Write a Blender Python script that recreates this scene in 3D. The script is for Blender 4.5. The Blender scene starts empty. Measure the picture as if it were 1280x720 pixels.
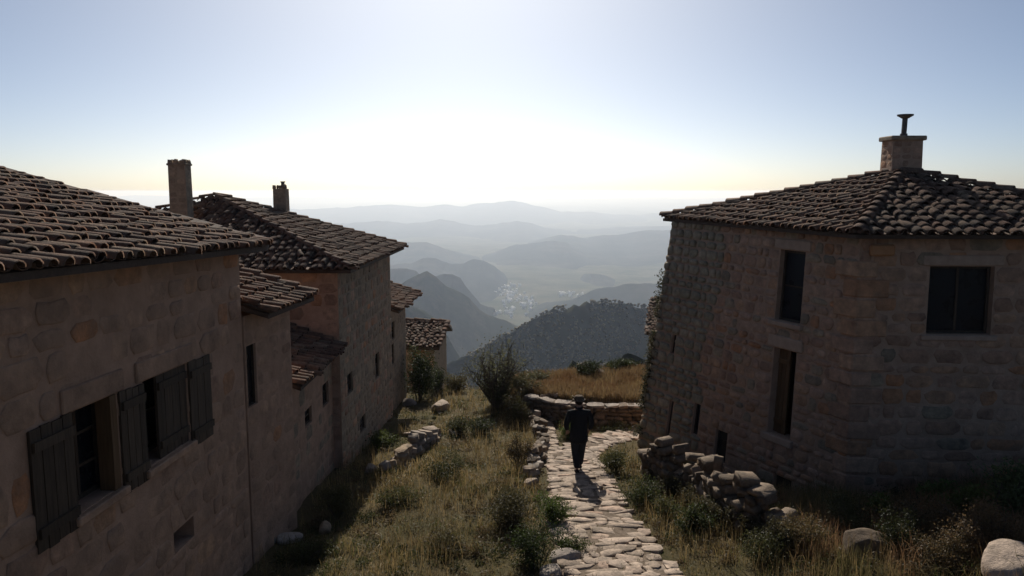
import bpy, bmesh, math, random
import numpy as np
from mathutils import Vector, Matrix

random.seed(11)
RNG = np.random.default_rng(11)
SC = bpy.context.scene
COL = SC.collection

# ---------------------------------------------------------------- camera
PITCH = math.radians(7.2)
FPX = 960.0
cam_data = bpy.data.cameras.new("camera")
cam_data.sensor_width = 36.0
cam_data.lens = 27.0
cam_data.clip_start = 0.05
cam_data.clip_end = 80000.0
cam = bpy.data.objects.new("camera", cam_data)
cam.location = (0, 0, 0)
cam.rotation_euler = (math.pi / 2 - PITCH, 0, 0)
COL.objects.link(cam)
SC.camera = cam

# ---------------------------------------------------------------- sky, sun, exposure
SUN_EL = math.radians(34.0)
SUN_AZ = math.radians(-4.0)          # left of straight ahead (+Y)
sun_dir = Vector((math.sin(SUN_AZ) * math.cos(SUN_EL), math.cos(SUN_AZ) * math.cos(SUN_EL), math.sin(SUN_EL)))
world = bpy.data.worlds.new("World")
SC.world = world
world.use_nodes = True
wn = world.node_tree.nodes
wl = world.node_tree.links
bg = wn["Background"]
sky = wn.new("ShaderNodeTexSky")
sky.sky_type = 'NISHITA'
sky.sun_disc = False
sky.sun_elevation = SUN_EL
sky.sun_rotation = SUN_AZ             # 0 = +Y, positive towards +X
sky.altitude = 2500.0
sky.air_density = 0.6
sky.dust_density = 9.0
sky.ozone_density = 1.7
wb = wn.new("ShaderNodeMix"); wb.data_type = 'RGBA'; wb.blend_type = 'MULTIPLY'; wb.inputs[0].default_value = 1.0
wb.inputs[7].default_value = (0.94, 1.0, 0.985, 1)      # even white balance of the whole sky
wl.new(sky.outputs[0], wb.inputs[6]); wl.new(wb.outputs[2], bg.inputs[0])
bg.inputs[1].default_value = 0.083
sun_data = bpy.data.lights.new("sun", 'SUN')
sun_data.energy = 4.8
sun_data.angle = math.radians(0.5)
sun_data.color = (1.0, 0.93, 0.82)
sun = bpy.data.objects.new("sun", sun_data)
sun.rotation_euler = (-sun_dir).to_track_quat('-Z', 'Y').to_euler()
sun.location = (0, 0, 60)
COL.objects.link(sun)
SC.view_settings.view_transform = 'Standard'
SC.view_settings.look = 'None'
SC.view_settings.gamma = 1.0
SC.view_settings.exposure = 0.0
SC.view_settings.use_curve_mapping = False
SC.cycles.max_bounces = 6
SC.cycles.diffuse_bounces = 3
SC.cycles.transmission_bounces = 3
SC.cycles.volume_bounces = 0
SC.cycles.transparent_max_bounces = 8

# ---------------------------------------------------------------- helpers
CP, SP = math.cos(PITCH), math.sin(PITCH)

def ray(u, v):
    s = (360.0 - v) / FPX
    return np.array([(u - 640.0) / FPX, CP + s * SP, -SP + s * CP])

def at(u, v, Y):
    """world point seen at photo pixel (u, v) at distance Y ahead"""
    r = ray(u, v)
    return r * (Y / r[1])

def project(p):
    d = p[1] * CP - p[2] * SP
    up = p[1] * SP + p[2] * CP
    return np.array([640 + FPX * p[0] / d, 360 - FPX * up / d])

def smooth(e0, e1, x):
    t = np.clip((x - e0) / (e1 - e0), 0, 1)
    return t * t * (3 - 2 * t)

_perm = np.random.default_rng(3).random((256, 256))
def vnoise(x, y):
    x = np.asarray(x, float); y = np.asarray(y, float)
    xi = np.floor(x).astype(int); yi = np.floor(y).astype(int)
    fx = x - xi; fy = y - yi
    fx = fx * fx * (3 - 2 * fx); fy = fy * fy * (3 - 2 * fy)
    a = _perm[xi & 255, yi & 255]; b = _perm[(xi + 1) & 255, yi & 255]
    c = _perm[xi & 255, (yi + 1) & 255]; d = _perm[(xi + 1) & 255, (yi + 1) & 255]
    return (a * (1 - fx) + b * fx) * (1 - fy) + (c * (1 - fx) + d * fx) * fy

def fbm(x, y, o=4):
    s = 0; a = 0.5
    for i in range(o):
        s = s + a * (vnoise(x * 2 ** i + 17 * i, y * 2 ** i + 31 * i) - 0.5)
        a *= 0.5
    return s

def np_mesh(name, verts, faces, mats=None, cols=None, smooth_shade=False):
    """verts (N,3); faces (M,k) array or list of such arrays"""
    me = bpy.data.meshes.new(name)
    verts = np.asarray(verts, np.float32)
    if not isinstance(faces, list):
        faces = [faces]
    faces = [np.asarray(f, np.int32) for f in faces if len(f)]
    me.vertices.add(len(verts)); me.vertices.foreach_set("co", verts.ravel())
    loops = np.concatenate([f.ravel() for f in faces])
    tot = np.concatenate([np.full(len(f), f.shape[1], np.int32) for f in faces])
    start = np.concatenate([[0], np.cumsum(tot)[:-1]]).astype(np.int32)
    me.loops.add(len(loops)); me.loops.foreach_set("vertex_index", loops)
    me.polygons.add(len(tot)); me.polygons.foreach_set("loop_start", start)
    me.polygons.foreach_set("loop_total", tot)
    if smooth_shade:
        me.polygons.foreach_set("use_smooth", np.ones(len(tot), bool))
    me.update(calc_edges=True)
    if cols is not None:
        ca = me.color_attributes.new("col", 'FLOAT_COLOR', 'POINT')
        c4 = np.ones((len(verts), 4), np.float32); c4[:, :3] = cols
        ca.data.foreach_set("color", c4.ravel())
    if mats:
        for m in (mats if isinstance(mats, (list, tuple)) else [mats]):
            me.materials.append(m)
    return me

def link(name, me, parent=None, mat=None):
    o = bpy.data.objects.new(name, me)
    COL.objects.link(o)
    if parent is not None:
        o.parent = parent
    if mat is not None and me is not None and not me.materials:
        me.materials.append(mat)
    return o

def tag(o, label=None, cat=None, group=None, kind=None):
    if label: o["label"] = label
    if cat: o["category"] = cat
    if group: o["group"] = group
    if kind: o["kind"] = kind
    return o

def empty(name, loc, label, cat, group=None):
    o = bpy.data.objects.new(name, None)
    o.empty_display_size = 0.3
    o.location = loc
    COL.objects.link(o)
    return tag(o, label, cat, group)

class MB:
    """collects boxes, tubes and loose polygons into one mesh"""
    def __init__(self):
        self.v = []; self.f = []
    def add(self, vs, fs):
        n = len(self.v)
        self.v += [tuple(map(float, p)) for p in vs]
        self.f += [tuple(n + i for i in f) for f in fs]
    def hexa(self, p):   # 8 points: bottom 0-3 ccw, top 4-7 ccw
        self.add(p, [(3, 2, 1, 0), (4, 5, 6, 7), (0, 1, 5, 4), (1, 2, 6, 5), (2, 3, 7, 6), (3, 0, 4, 7)])
    def box(self, c, size, R=None):
        c = np.asarray(c, float); h = np.asarray(size, float) / 2
        pts = np.array([[-1, -1, -1], [1, -1, -1], [1, 1, -1], [-1, 1, -1], [-1, -1, 1], [1, -1, 1], [1, 1, 1], [-1, 1, 1]]) * h
        if R is not None: pts = pts @ np.asarray(R).T
        self.hexa(pts + c)
    def tube(self, path, radii, n=6, cap=True):
        path = [np.asarray(p, float) for p in path]
        rings = []
        for i, p in enumerate(path):
            t = path[min(i + 1, len(path) - 1)] - path[max(i - 1, 0)]
            t = t / (np.linalg.norm(t) + 1e-9)
            a = np.cross(t, [0.3, 0.1, 1.0] if abs(t[2]) < 0.9 else [1, 0, 0]); a /= np.linalg.norm(a) + 1e-9
            b = np.cross(t, a)
            rings.append([p + radii[i] * (math.cos(2 * math.pi * k / n) * a + math.sin(2 * math.pi * k / n) * b) for k in range(n)])
        vs = [q for r in rings for q in r]; fs = []
        for i in range(len(path) - 1):
            for k in range(n):
                fs.append((i * n + k, i * n + (k + 1) % n, (i + 1) * n + (k + 1) % n, (i + 1) * n + k))
        if cap:
            fs.append(tuple(range(n))[::-1]); fs.append(tuple((len(path) - 1) * n + k for k in range(n)))
        self.add(vs, fs)
    def mesh(self, name, mat=None, off=(0, 0, 0)):
        me = bpy.data.meshes.new(name)
        o = np.asarray(off, float)
        me.from_pydata([tuple(np.asarray(p) - o) for p in self.v], [], self.f)
        if mat: me.materials.append(mat)
        return me
    def build(self, name, mat, parent=None, off=(0, 0, 0), bevel=0):
        me = self.mesh(name, mat, off)
        if bevel:
            bm = bmesh.new(); bm.from_mesh(me)
            bmesh.ops.bevel(bm, geom=bm.edges[:], offset=bevel, segments=1, affect='EDGES')
            bm.to_mesh(me); bm.free()
        return link(name, me, parent)

# ---------------------------------------------------------------- materials
def new_mat(name):
    m = bpy.data.materials.new(name); m.use_nodes = True
    nt = m.node_tree
    return m, nt.nodes, nt.links, nt.nodes["Principled BSDF"]

def nmath(n, l, op, a, b=None):
    k = n.new("ShaderNodeMath"); k.operation = op
    for i, x in enumerate((a, b)):
        if x is None: continue
        if isinstance(x, (int, float)): k.inputs[i].default_value = x
        else: l.new(x, k.inputs[i])
    return k.outputs[0]

def ramp(n, l, fac, stops):
    r = n.new("ShaderNodeValToRGB")
    e = r.color_ramp.elements
    while len(e) < len(stops): e.new(0.5)
    for i, (p, c) in enumerate(stops):
        e[i].position = p; e[i].color = (*c, 1)
    l.new(fac, r.inputs[0])
    return r.outputs[0]

def noise(n, l, scale, detail=4, rough=0.6, vec=None, out=0):
    t = n.new("ShaderNodeTexNoise")
    t.inputs["Scale"].default_value = scale; t.inputs["Detail"].default_value = detail
    t.inputs["Roughness"].default_value = rough
    if vec is not None: l.new(vec, t.inputs["Vector"])
    return t.outputs[out]

def geo_pos(n):
    return n.new("ShaderNodeNewGeometry").outputs["Position"]

def mixc(n, l, fac, a, b, mode='MIX'):
    m = n.new("ShaderNodeMix"); m.data_type = 'RGBA'; m.blend_type = mode
    ins = {"fac": m.inputs[0], "a": m.inputs[6], "b": m.inputs[7]}
    for k, x in (("fac", fac), ("a", a), ("b", b)):
        if isinstance(x, (int, float)): ins[k].default_value = x
        elif isinstance(x, tuple): ins[k].default_value = (*x, 1)
        else: l.new(x, ins[k])
    return m.outputs[2]

def piece_random(n, l):
    """a random value per object, and per loose island inside one mesh"""
    a = n.new("ShaderNodeObjectInfo").outputs["Random"]
    b = n.new("ShaderNodeNewGeometry").outputs["Random Per Island"]
    return nmath(n, l, 'FRACT', nmath(n, l, 'ADD', a, b))

def mat_piece(name, stops, rough=0.9, nscale=9.0, bump=0.35, bscale=40.0, stain=(0.12, 0.10, 0.08), stain_amt=0.45, lichen=None, spec=0.3):
    m, n, l, p = new_mat(name)
    r = piece_random(n, l)
    pos = geo_pos(n)
    c = ramp(n, l, r, stops)
    f = noise(n, l, nscale, 6, 0.65, pos)
    f2 = ramp(n, l, f, [(0.3, (0.55, 0.55, 0.55)), (0.7, (1.25, 1.22, 1.18))])
    c = mixc(n, l, 1.0, c, f2, 'MULTIPLY')
    s = ramp(n, l, noise(n, l, nscale * 0.28, 5, 0.7, pos), [(0.5, (0, 0, 0)), (0.68, (stain_amt,) * 3)])
    c = mixc(n, l, s, c, stain)
    if lichen:
        s = ramp(n, l, noise(n, l, nscale * 1.7, 5, 0.7, pos), [(0.6, (0, 0, 0)), (0.72, (0.75,) * 3)])
        c = mixc(n, l, s, c, lichen)
    l.new(c, p.inputs["Base Color"])
    p.inputs["Roughness"].default_value = rough
    p.inputs["Specular IOR Level"].default_value = spec
    b = n.new("ShaderNodeBump"); b.inputs["Strength"].default_value = bump; b.inputs["Distance"].default_value = 0.02
    l.new(noise(n, l, bscale, 6, 0.7, pos), b.inputs["Height"])
    l.new(b.outputs[0], p.inputs["Normal"])
    return m

def mat_plain(name, c1, c2, scale=6, rough=0.85, bump=0.3, bscale=30, spec=0.3):
    m, n, l, p = new_mat(name)
    pos = geo_pos(n)
    c = ramp(n, l, noise(n, l, scale, 7, 0.65, pos), [(0.33, c1), (0.68, c2)])
    l.new(c, p.inputs["Base Color"])
    p.inputs["Roughness"].default_value = rough
    p.inputs["Specular IOR Level"].default_value = spec
    b = n.new("ShaderNodeBump"); b.inputs["Strength"].default_value = bump; b.inputs["Distance"].default_value = 0.02
    l.new(noise(n, l, bscale, 6, 0.7, pos), b.inputs["Height"])
    l.new(b.outputs[0], p.inputs["Normal"])
    return m

def mat_leaf(name, trans=0.45, rough=0.6):
    m, n, l, p = new_mat(name)
    a = n.new("ShaderNodeAttribute"); a.attribute_name = "col"
    l.new(a.outputs["Color"], p.inputs["Base Color"])
    p.inputs["Roughness"].default_value = rough
    p.inputs["Specular IOR Level"].default_value = 0.25
    t = n.new("ShaderNodeBsdfTranslucent")
    l.new(a.outputs["Color"], t.inputs["Color"])
    mx = n.new("ShaderNodeMixShader"); mx.inputs[0].default_value = trans
    l.new(p.outputs[0], mx.inputs[1]); l.new(t.outputs[0], mx.inputs[2])
    l.new(mx.outputs[0], n["Material Output"].inputs["Surface"])
    return m

def mat_wood(name, c1, c2, axis='Z'):
    m, n, l, p = new_mat(name)
    g = geo_pos(n)
    mp = n.new("ShaderNodeMapping"); l.new(g, mp.inputs[0])
    mp.inputs["Scale"].default_value = (30, 30, 2.0) if axis == 'Z' else (2, 30, 30)
    f = noise(n, l, 1.0, 6, 0.7, mp.outputs[0])
    c = ramp(n, l, f, [(0.3, c1), (0.7, c2)])
    r = piece_random(n, l)
    c = mixc(n, l, 1.0, c, ramp(n, l, r, [(0, (0.7, 0.7, 0.7)), (1, (1.2, 1.2, 1.2))]), 'MULTIPLY')
    l.new(c, p.inputs["Base Color"]); p.inputs["Roughness"].default_value = 0.8
    p.inputs["Specular IOR Level"].default_value = 0.25
    b = n.new("ShaderNodeBump"); b.inputs["Strength"].default_value = 0.5; b.inputs["Distance"].default_value = 0.01
    l.new(f, b.inputs["Height"]); l.new(b.outputs[0], p.inputs["Normal"])
    return m

M = {}
M['tile'] = mat_piece('terracotta_tile', [(0.0, (0.10, 0.055, 0.037)), (0.2, (0.185, 0.095, 0.058)), (0.4, (0.155, 0.09, 0.06)), (0.6, (0.225, 0.128, 0.08)), (0.8, (0.125, 0.083, 0.058)), (0.95, (0.26, 0.175, 0.115)), (1.0, (0.225, 0.105, 0.058))],
                      nscale=14, bump=0.7, bscale=50, stain=(0.055, 0.042, 0.03), stain_amt=0.7, lichen=(0.27, 0.22, 0.135))
M['pan'] = mat_piece('weathered_pan_tile', [(0.0, (0.07, 0.045, 0.032)), (1.0, (0.12, 0.075, 0.055))], nscale=14, bump=0.4, bscale=60, stain=(0.05, 0.045, 0.04))
M['stone'] = mat_piece('wall_stone', [(0.0, (0.32, 0.19, 0.125)), (0.25, (0.42, 0.25, 0.165)), (0.5, (0.46, 0.295, 0.205)), (0.75, (0.49, 0.295, 0.18)), (0.93, (0.42, 0.225, 0.125)), (1.0, (0.48, 0.22, 0.105))],
                       nscale=6, bump=1.0, bscale=18, stain=(0.26, 0.165, 0.11), stain_amt=0.75)
M['stone_render'] = mat_piece('render_covered_stone', [(0.0, (0.38, 0.235, 0.155)), (0.5, (0.43, 0.27, 0.18)), (1.0, (0.46, 0.285, 0.185))],
                       nscale=3, bump=0.9, bscale=20, stain=(0.27, 0.17, 0.115), stain_amt=0.7)
M['stone_grey'] = mat_piece('grey_rubble_stone', [(0.0, (0.26, 0.195, 0.135)), (0.5, (0.33, 0.25, 0.17)), (1.0, (0.39, 0.285, 0.19))],
                            nscale=7, bump=0.9, bscale=22, stain=(0.17, 0.13, 0.09), stain_amt=0.75)
M['stone_old'] = mat_piece('weathered_old_stone', [(0.0, (0.28, 0.235, 0.16)), (0.5, (0.35, 0.29, 0.20)), (1.0, (0.41, 0.32, 0.22))],
                            nscale=7, bump=1.0, bscale=22, stain=(0.18, 0.15, 0.10), stain_amt=0.8)
M['mortar'] = mat_plain('lime_mortar', (0.34, 0.215, 0.142), (0.48, 0.315, 0.215), 4, 0.95, 0.7, 40)
M['mortar_grey'] = mat_plain('grey_mortar', (0.24, 0.18, 0.12), (0.35, 0.265, 0.18), 4, 0.95, 0.6, 45)
M['plaster'] = mat_plain('worn_render', (0.33, 0.20, 0.13), (0.49, 0.305, 0.205), 2.4, 0.95, 0.8, 22)
M['lintel'] = mat_plain('lintel_stone', (0.34, 0.23, 0.165), (0.45, 0.315, 0.225), 6, 0.9, 0.4, 30)
M['wood'] = mat_wood('dark_weathered_wood', (0.040, 0.027, 0.018), (0.10, 0.067, 0.043))
M['wood_warm'] = mat_wood('ochre_wood', (0.10, 0.055, 0.025), (0.20, 0.11, 0.05))
M['beam'] = mat_wood('eave_wood', (0.045, 0.03, 0.022), (0.10, 0.065, 0.045), 'X')
M['path_stone'] = mat_piece('path_stone', [(0.0, (0.34, 0.265, 0.205)), (0.5, (0.45, 0.355, 0.28)), (0.85, (0.50, 0.395, 0.315)), (1.0, (0.45, 0.31, 0.23))],
                            nscale=11, bump=1.0, bscale=22, stain=(0.17, 0.135, 0.10), stain_amt=0.85)
M['ruin_stone'] = mat_piece('lichened_dark_stone', [(0.0, (0.13, 0.095, 0.065)), (0.6, (0.20, 0.145, 0.10)), (1.0, (0.30, 0.23, 0.17))], nscale=9, bump=0.8, bscale=30, stain=(0.07, 0.055, 0.04), stain_amt=0.7, lichen=(0.30, 0.26, 0.19))
M['rock'] = mat_piece('field_rock', [(0.0, (0.24, 0.20, 0.165)), (0.5, (0.33, 0.275, 0.23)), (1.0, (0.42, 0.36, 0.31))],
                      nscale=7, bump=0.7, bscale=24, stain=(0.16, 0.14, 0.11), stain_amt=0.6, lichen=(0.36, 0.33, 0.27))
M['grass'] = mat_leaf('grass_blade', 0.40)
M['leaf'] = mat_leaf('shrub_leaf', 0.40)
M['bark'] = mat_plain('bark', (0.05, 0.04, 0.03), (0.12, 0.095, 0.075), 20, 0.9, 0.6, 60)
M['metal'] = mat_plain('sooty_metal', (0.05, 0.045, 0.042), (0.11, 0.10, 0.09), 12, 0.6, 0.1)
gm, n_, l_, p_ = new_mat('dark_glass')
p_.inputs["Base Color"].default_value = (0.012, 0.012, 0.014, 1); p_.inputs["Roughness"].default_value = 0.12
l_.new(ramp(n_, l_, noise(n_, l_, 4, 3, 0.5, geo_pos(n_)), [(0.3, (0.2,) * 3), (0.8, (0.5,) * 3)]), p_.inputs["Roughness"])
p_.inputs['Specular IOR Level'].default_value = 0.15
M['glass'] = gm
# ---------------------------------------------------------------- terrain
WALL_X = np.array([-0.2, 0.35, 0.9, 1.6, 2.4, 3.4, 5.2]); WALL_Y = np.array([23.2, 22.8, 22.25, 21.8, 21.6, 21.55, 21.5])

def H(x, y, rough=True):
    x = np.asarray(x, float); y = np.asarray(y, float)
    b = np.interp(y, [-60, -30, 0, 5, 8, 11, 16, 19, 22, 28, 31, 36, 46, 70, 120, 260, 900], [-1.2, -2.6, -4.5, -5.15, -5.45, -5.72, -6.15, -6.48, -6.76, -7.40, -8.3, -11.0, -18, -33, -62, -150, -420])
    b = b + 0.30 * np.clip(x - 3.0, 0, 4.5) * (1 - smooth(9.0, 16.5, y))
    b = b + 0.10 * smooth(0.8, -2.2, x) * smooth(8, 12, y) * (1 - smooth(15, 20, y))
    # terrace held by the dry stone wall
    yw = np.interp(x, WALL_X, WALL_Y)
    m = smooth(0.12, 0.36, y - yw) * smooth(-1.6, 0.6, x) * (1 - smooth(9, 13, x))
    tz = np.interp(y, [21, 26.2, 28, 31, 36, 50, 900], [-6.02, -6.22, -7.3, -8.6, -11.6, -30, -900])
    tz = tz - 0.10 * np.clip(3.2 - x, 0, 4) * smooth(22.3, 26.5, y) + 0.03 * np.clip(x - 3.2, 0, 4) * smooth(22.3, 26.5, y)
    b = b * (1 - m) + np.maximum(tz, b) * m
    # hillside falls away left and right behind the houses
    b = b - 0.20 * np.clip(np.abs(x) - 16, 0, 400) * smooth(-6, 30, y)
    b = np.maximum(b, -425.0)
    if rough:
        d = path_dist(x, y)
        k = smooth(0.0, 0.8, d)
        b = b + fbm(x * 0.55, y * 0.55, 4) * 0.34 * k + fbm(x * 2.1 + 9, y * 2.1, 3) * 0.10 * (0.3 + 0.7 * k)
        b = b + fbm(x * 0.03 + 4, y * 0.03, 4) * np.clip((y - 40) * 0.12, 0, 18)
    return b

def _flat_ground(u, v):
    r = ray(u, v); lo, hi = 2.0, 60.0
    t = np.linspace(lo, hi, 3000)
    z = H(r[0] * t, r[1] * t, False)
    i = np.argmax(r[2] * t < z)
    return np.array([r[0] * t[i], r[1] * t[i], z[i]])

# path centre lines (x, y, half width); the main track, the steps up along the wall, the branch to the right
PATHS = []
def path_dist(x, y):
    d = np.full(np.shape(x), 99.0)
    for P in PATHS:
        for (x0, y0, w0), (x1, y1, w1) in zip(P[:-1], P[1:]):
            dx, dy = x1 - x0, y1 - y0
            t = np.clip(((x - x0) * dx + (y - y0) * dy) / (dx * dx + dy * dy), 0, 1)
            dd = np.hypot(x - x0 - t * dx, y - y0 - t * dy) - (w0 + t * (w1 - w0))
            d = np.minimum(d, dd)
    return d

def _pp(lst):
    out = []
    for u, v, w in lst:
        g = _flat_ground(u, v)
        dd = g[1] * CP - g[2] * SP
        out.append((g[0], g[1], 0.5 * w * dd / FPX))
    return out
_main = _pp([(772, 718, 148), (748, 668, 120), (732, 630, 92), (723, 597, 80), (715, 577, 66), (716, 568, 56), (732, 558, 50), (752, 551, 48), (776, 545, 48), (806, 541, 48)])
_main = [(2.0, 6.0, 0.92), (1.97, 8.5, 0.92)] + _main
_left = _pp([(694, 572, 22), (687, 557, 15), (684, 541, 14), (680, 529, 16), (676, 519, 24), (690, 515, 18)])
PATHS = [_main, _left]

def ground_at(u, v):
    r = ray(u, v); t = np.linspace(2.0, 70.0, 7000)
    z = H(r[0] * t, r[1] * t)
    i = int(np.argmax(r[2] * t < z))
    return np.array([r[0] * t[i], r[1] * t[i], z[i]])

def grid_mesh(name, xs, ys, zf, mat, smooth_shade=True):
    X, Y = np.meshgrid(xs, ys)
    Z = zf(X, Y)
    nx, ny = len(xs), len(ys)
    idx = np.arange(nx * ny).reshape(ny, nx)
    f = np.stack([idx[:-1, :-1], idx[:-1, 1:], idx[1:, 1:], idx[1:, :-1]], -1).reshape(-1, 4)
    return np_mesh(name, np.stack([X, Y, Z], -1).reshape(-1, 3), f, mat, smooth_shade=smooth_shade)

def mat_ground():
    m, n, l, p = new_mat('dry_earth_and_grass')
    pos = geo_pos(n)
    c = ramp(n, l, noise(n, l, 0.9, 8, 0.7, pos), [(0.3, (0.055, 0.055, 0.022)), (0.48, (0.10, 0.08, 0.038)), (0.7, (0.16, 0.115, 0.06))])
    c = mixc(n, l, ramp(n, l, noise(n, l, 14, 6, 0.7, pos), [(0.4, (0, 0, 0)), (0.7, (0.6,) * 3)]), c, (0.06, 0.05, 0.028))
    l.new(c, p.inputs["Base Color"]); p.inputs["Roughness"].default_value = 1.0; p.inputs["Specular IOR Level"].default_value = 0.1
    b = n.new("ShaderNodeBump"); b.inputs["Strength"].default_value = 0.8; b.inputs["Distance"].default_value = 0.05
    l.new(noise(n, l, 22, 7, 0.75, pos), b.inputs["Height"]); l.new(b.outputs[0], p.inputs["Normal"])
    return m
M['ground'] = mat_ground()
M['path'] = mat_plain('trodden_earth', (0.12, 0.09, 0.065), (0.25, 0.195, 0.15), 9, 1.0, 0.8, 35, 0.1)

def nonuni(a, b, fine_lo, fine_hi, step, grow=1.13):
    xs = list(np.arange(fine_lo, fine_hi + 1e-6, step))
    s = step; x = xs[-1]
    while x < b:
        s *= grow; x += s; xs.append(min(x, b))
    s = step; x = xs[0]
    while x > a:
        s *= grow; x -= s; xs.insert(0, max(x, a))
    return np.array(xs)
xs = nonuni(-600, 600, -6, 8, 0.11); ys = nonuni(-80, 900, 6, 30, 0.12)
g = link('ground', grid_mesh('ground', xs, ys, H, M['ground']))
tag(g, 'dry grassy hillside ground sloping between the stone houses', None, None, 'structure')

# ---------------------------------------------------------------- valley and hills
def mat_hill(name, c1, c2, c3, s):
    m, n, l, p = new_mat(name)
    pos = geo_pos(n)
    c = ramp(n, l, noise(n, l, s, 10, 0.72, pos), [(0.36, c1), (0.5, c2), (0.66, c3)])
    l.new(c, p.inputs["Base Color"]); p.inputs["Roughness"].default_value = 1.0; p.inputs["Specular IOR Level"].default_value = 0.0
    return m
M['hill'] = mat_hill('wooded_hill', (0.022, 0.027, 0.014), (0.035, 0.038, 0.022), (0.08, 0.07, 0.045), 0.02)
M['far'] = mat_hill('distant_hill', (0.022, 0.027, 0.018), (0.035, 0.038, 0.026), (0.075, 0.068, 0.048), 0.004)
M['valley'] = mat_hill('valley_fields', (0.045, 0.055, 0.028), (0.085, 0.085, 0.05), (0.15, 0.13, 0.085), 0.006)
FLOOR = -372.0
def VH(x, y):
    return FLOOR + fbm(x * 0.0016, y * 0.0016, 5) * 60 + np.clip((y - 9000) * 0.012, 0, 150) - np.clip(500 - y, 0, 4000) * 0.02
vx = nonuni(-24000, 24000, -1500, 1800, 50, 1.12); vy = nonuni(-6000, 24000, 700, 4500, 60, 1.10)
v = link('valley', grid_mesh('valley', vx, vy, VH, M['valley']))
tag(v, 'hazy valley floor far below the village', None, None, 'structure')

def ridge(name, Y, crest, depth, mat, label, amp=0.22, nx=260, ny=70, fs=1.0, skew=0.0, ext=900, seed=0, back=1.0, base=None):
    """one hill or chain: crest pixels in the photo at distance Y become its sky line"""
    pts = np.array([at(u, v, Y) for u, v in crest])
    cx, cz = pts[:, 0], pts[:, 2]
    k = Y / 1000.0
    x0, x1 = cx[0] - ext * k * 0.3, cx[-1] + ext * k * 0.3
    xs = np.linspace(x0, x1, nx)
    base = FLOOR - 25 if base is None else base
    def zf(X, Yy):
        c = np.interp(X, cx, cz)
        fall = np.maximum(cx[0] - X, 0) + np.maximum(X - cx[-1], 0)
        c = c - fall * 0.45
        c = c + fbm(X / (depth * 0.10) + seed, X * 0 + seed, 4) * depth * 0.025
        wob = fbm(X / (depth * 0.6) + seed * 3, X * 0 + 5.5, 3) * depth * 0.35
        t = (Yy - Y - wob * 0.5 - skew * (X - cx.mean())) / depth
        prof = np.where(t < 0, 1 - np.abs(t), 1 - np.abs(t) / back)
        prof = np.clip(prof, -0.2, 1)
        s = X / (depth * 0.28 / fs); q = Yy / (depth * 0.8 / fs)
        gul = np.abs(fbm(s + seed * 7.3, q + seed, 5)) * 2.0
        hgt = np.maximum(c - base, 5)
        e = np.clip(1 - prof, 0, 1)
        edge = np.minimum(e * 6, 1)
        z = base + hgt * (prof ** 1.15 if False else np.sign(prof) * np.abs(prof) ** 1.1)
        z = z - gul * amp * hgt * np.minimum(e * 2.2, 1) * np.clip(prof * 2.5, 0, 1)
        z = z + fbm(X / (depth * 0.05), Yy / (depth * 0.05), 3) * hgt * 0.03 * edge
        return z
    ys = Y + depth * np.concatenate([np.linspace(-1.12, -0.03, ny), np.linspace(0.0, 1.12 * back, ny // 2)])
    o = link(name, grid_mesh(name, xs, ys, zf, mat, True))
    tag(o, label, None, None, 'structure')
    return zf

hill_z = ridge('near_hill', 640, [(470, 486), (530, 462), (574, 440), (616, 418), (657, 402), (684, 388), (704, 381), (732, 377), (768, 379), (800, 383), (832, 388), (880, 402), (960, 430), (1100, 470)], 260, M['hill'],
               'dark rounded wooded hill just beyond the terrace', 0.16, 240, 110, 1.0, 0.22, 300, 2)
slope_z = ridge('lower_slope', 150, [(420, 500), (560, 478), (640, 464), (690, 456), (720, 450), (760, 445), (830, 437), (900, 432), (1100, 430)], 80, M['hill'],
                'dim scrubby slope dropping away behind the grass terrace', 0.10, 160, 60, 1.0, 0, 200, 5, 0.5)
ridge('left_spur', 1000, [(300, 345), (420, 352), (480, 366), (505, 374), (528, 388), (545, 402), (560, 425), (580, 462)], 420, M['hill'], 'dark steep spur behind the small shed', 0.2, 200, 70, 1.2, 0.2, 100, 3)
ridge('rocky_ridge', 1500, [(300, 320), (420, 335), (470, 352), (500, 354), (512, 346), (522, 343), (534, 342), (545, 347), (556, 357), (570, 364), (586, 374), (598, 390), (612, 399), (628, 404), (642, 412)], 560, M['hill'], 'jagged rocky ridge left of the valley', 0.26, 260, 80, 1.4, 0.25, 120, 4)
ridge('peaked_hill', 2050, [(520, 362), (542, 346), (556, 341), (566, 340), (576, 345), (586, 360), (600, 378)], 480, M['far'], 'peaked hill behind the rocky ridge', 0.22, 140, 60, 1.2, 0.2, 60, 6)
ridge('shoulder_hill', 2150, [(350, 330), (440, 334), (484, 334), (508, 333), (520, 338), (530, 350), (545, 372)], 500, M['far'], 'hill shoulder at the left edge of the valley', 0.2, 140, 60, 1.2, 0, 60, 7)
ridge('right_ridge', 2300, [(690, 384), (712, 375), (740, 364), (765, 358), (790, 355), (832, 355), (900, 352), (1000, 350)], 520, M['far'], 'long wooded ridge right of the valley', 0.2, 220, 70, 1.2, -0.1, 200, 8)
ridge('low_knoll', 3300, [(706, 360), (722, 350), (738, 344), (750, 343), (764, 347), (778, 355), (800, 362)], 480, M['far'], 'low knoll beyond the valley village', 0.2, 140, 60, 1.2, 0, 60, 9)
ridge('twin_hill', 3200, [(470, 330), (515, 328), (530, 322), (545, 322), (565, 328), (580, 327), (592, 324), (604, 326), (618, 334), (632, 348), (650, 366)], 700, M['far'], 'twin topped hill left of the valley', 0.22, 200, 60, 1.2, 0.15, 80, 10)
ridge('broad_hill', 4500, [(575, 335), (600, 321), (625, 313), (645, 307), (668, 303), (692, 301), (706, 304), (722, 312), (745, 317), (775, 322), (800, 324), (840, 330), (950, 335)], 1100, M['far'], 'broad round hill in the middle of the valley', 0.2, 240, 70, 1.2, 0, 200, 11)
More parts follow.
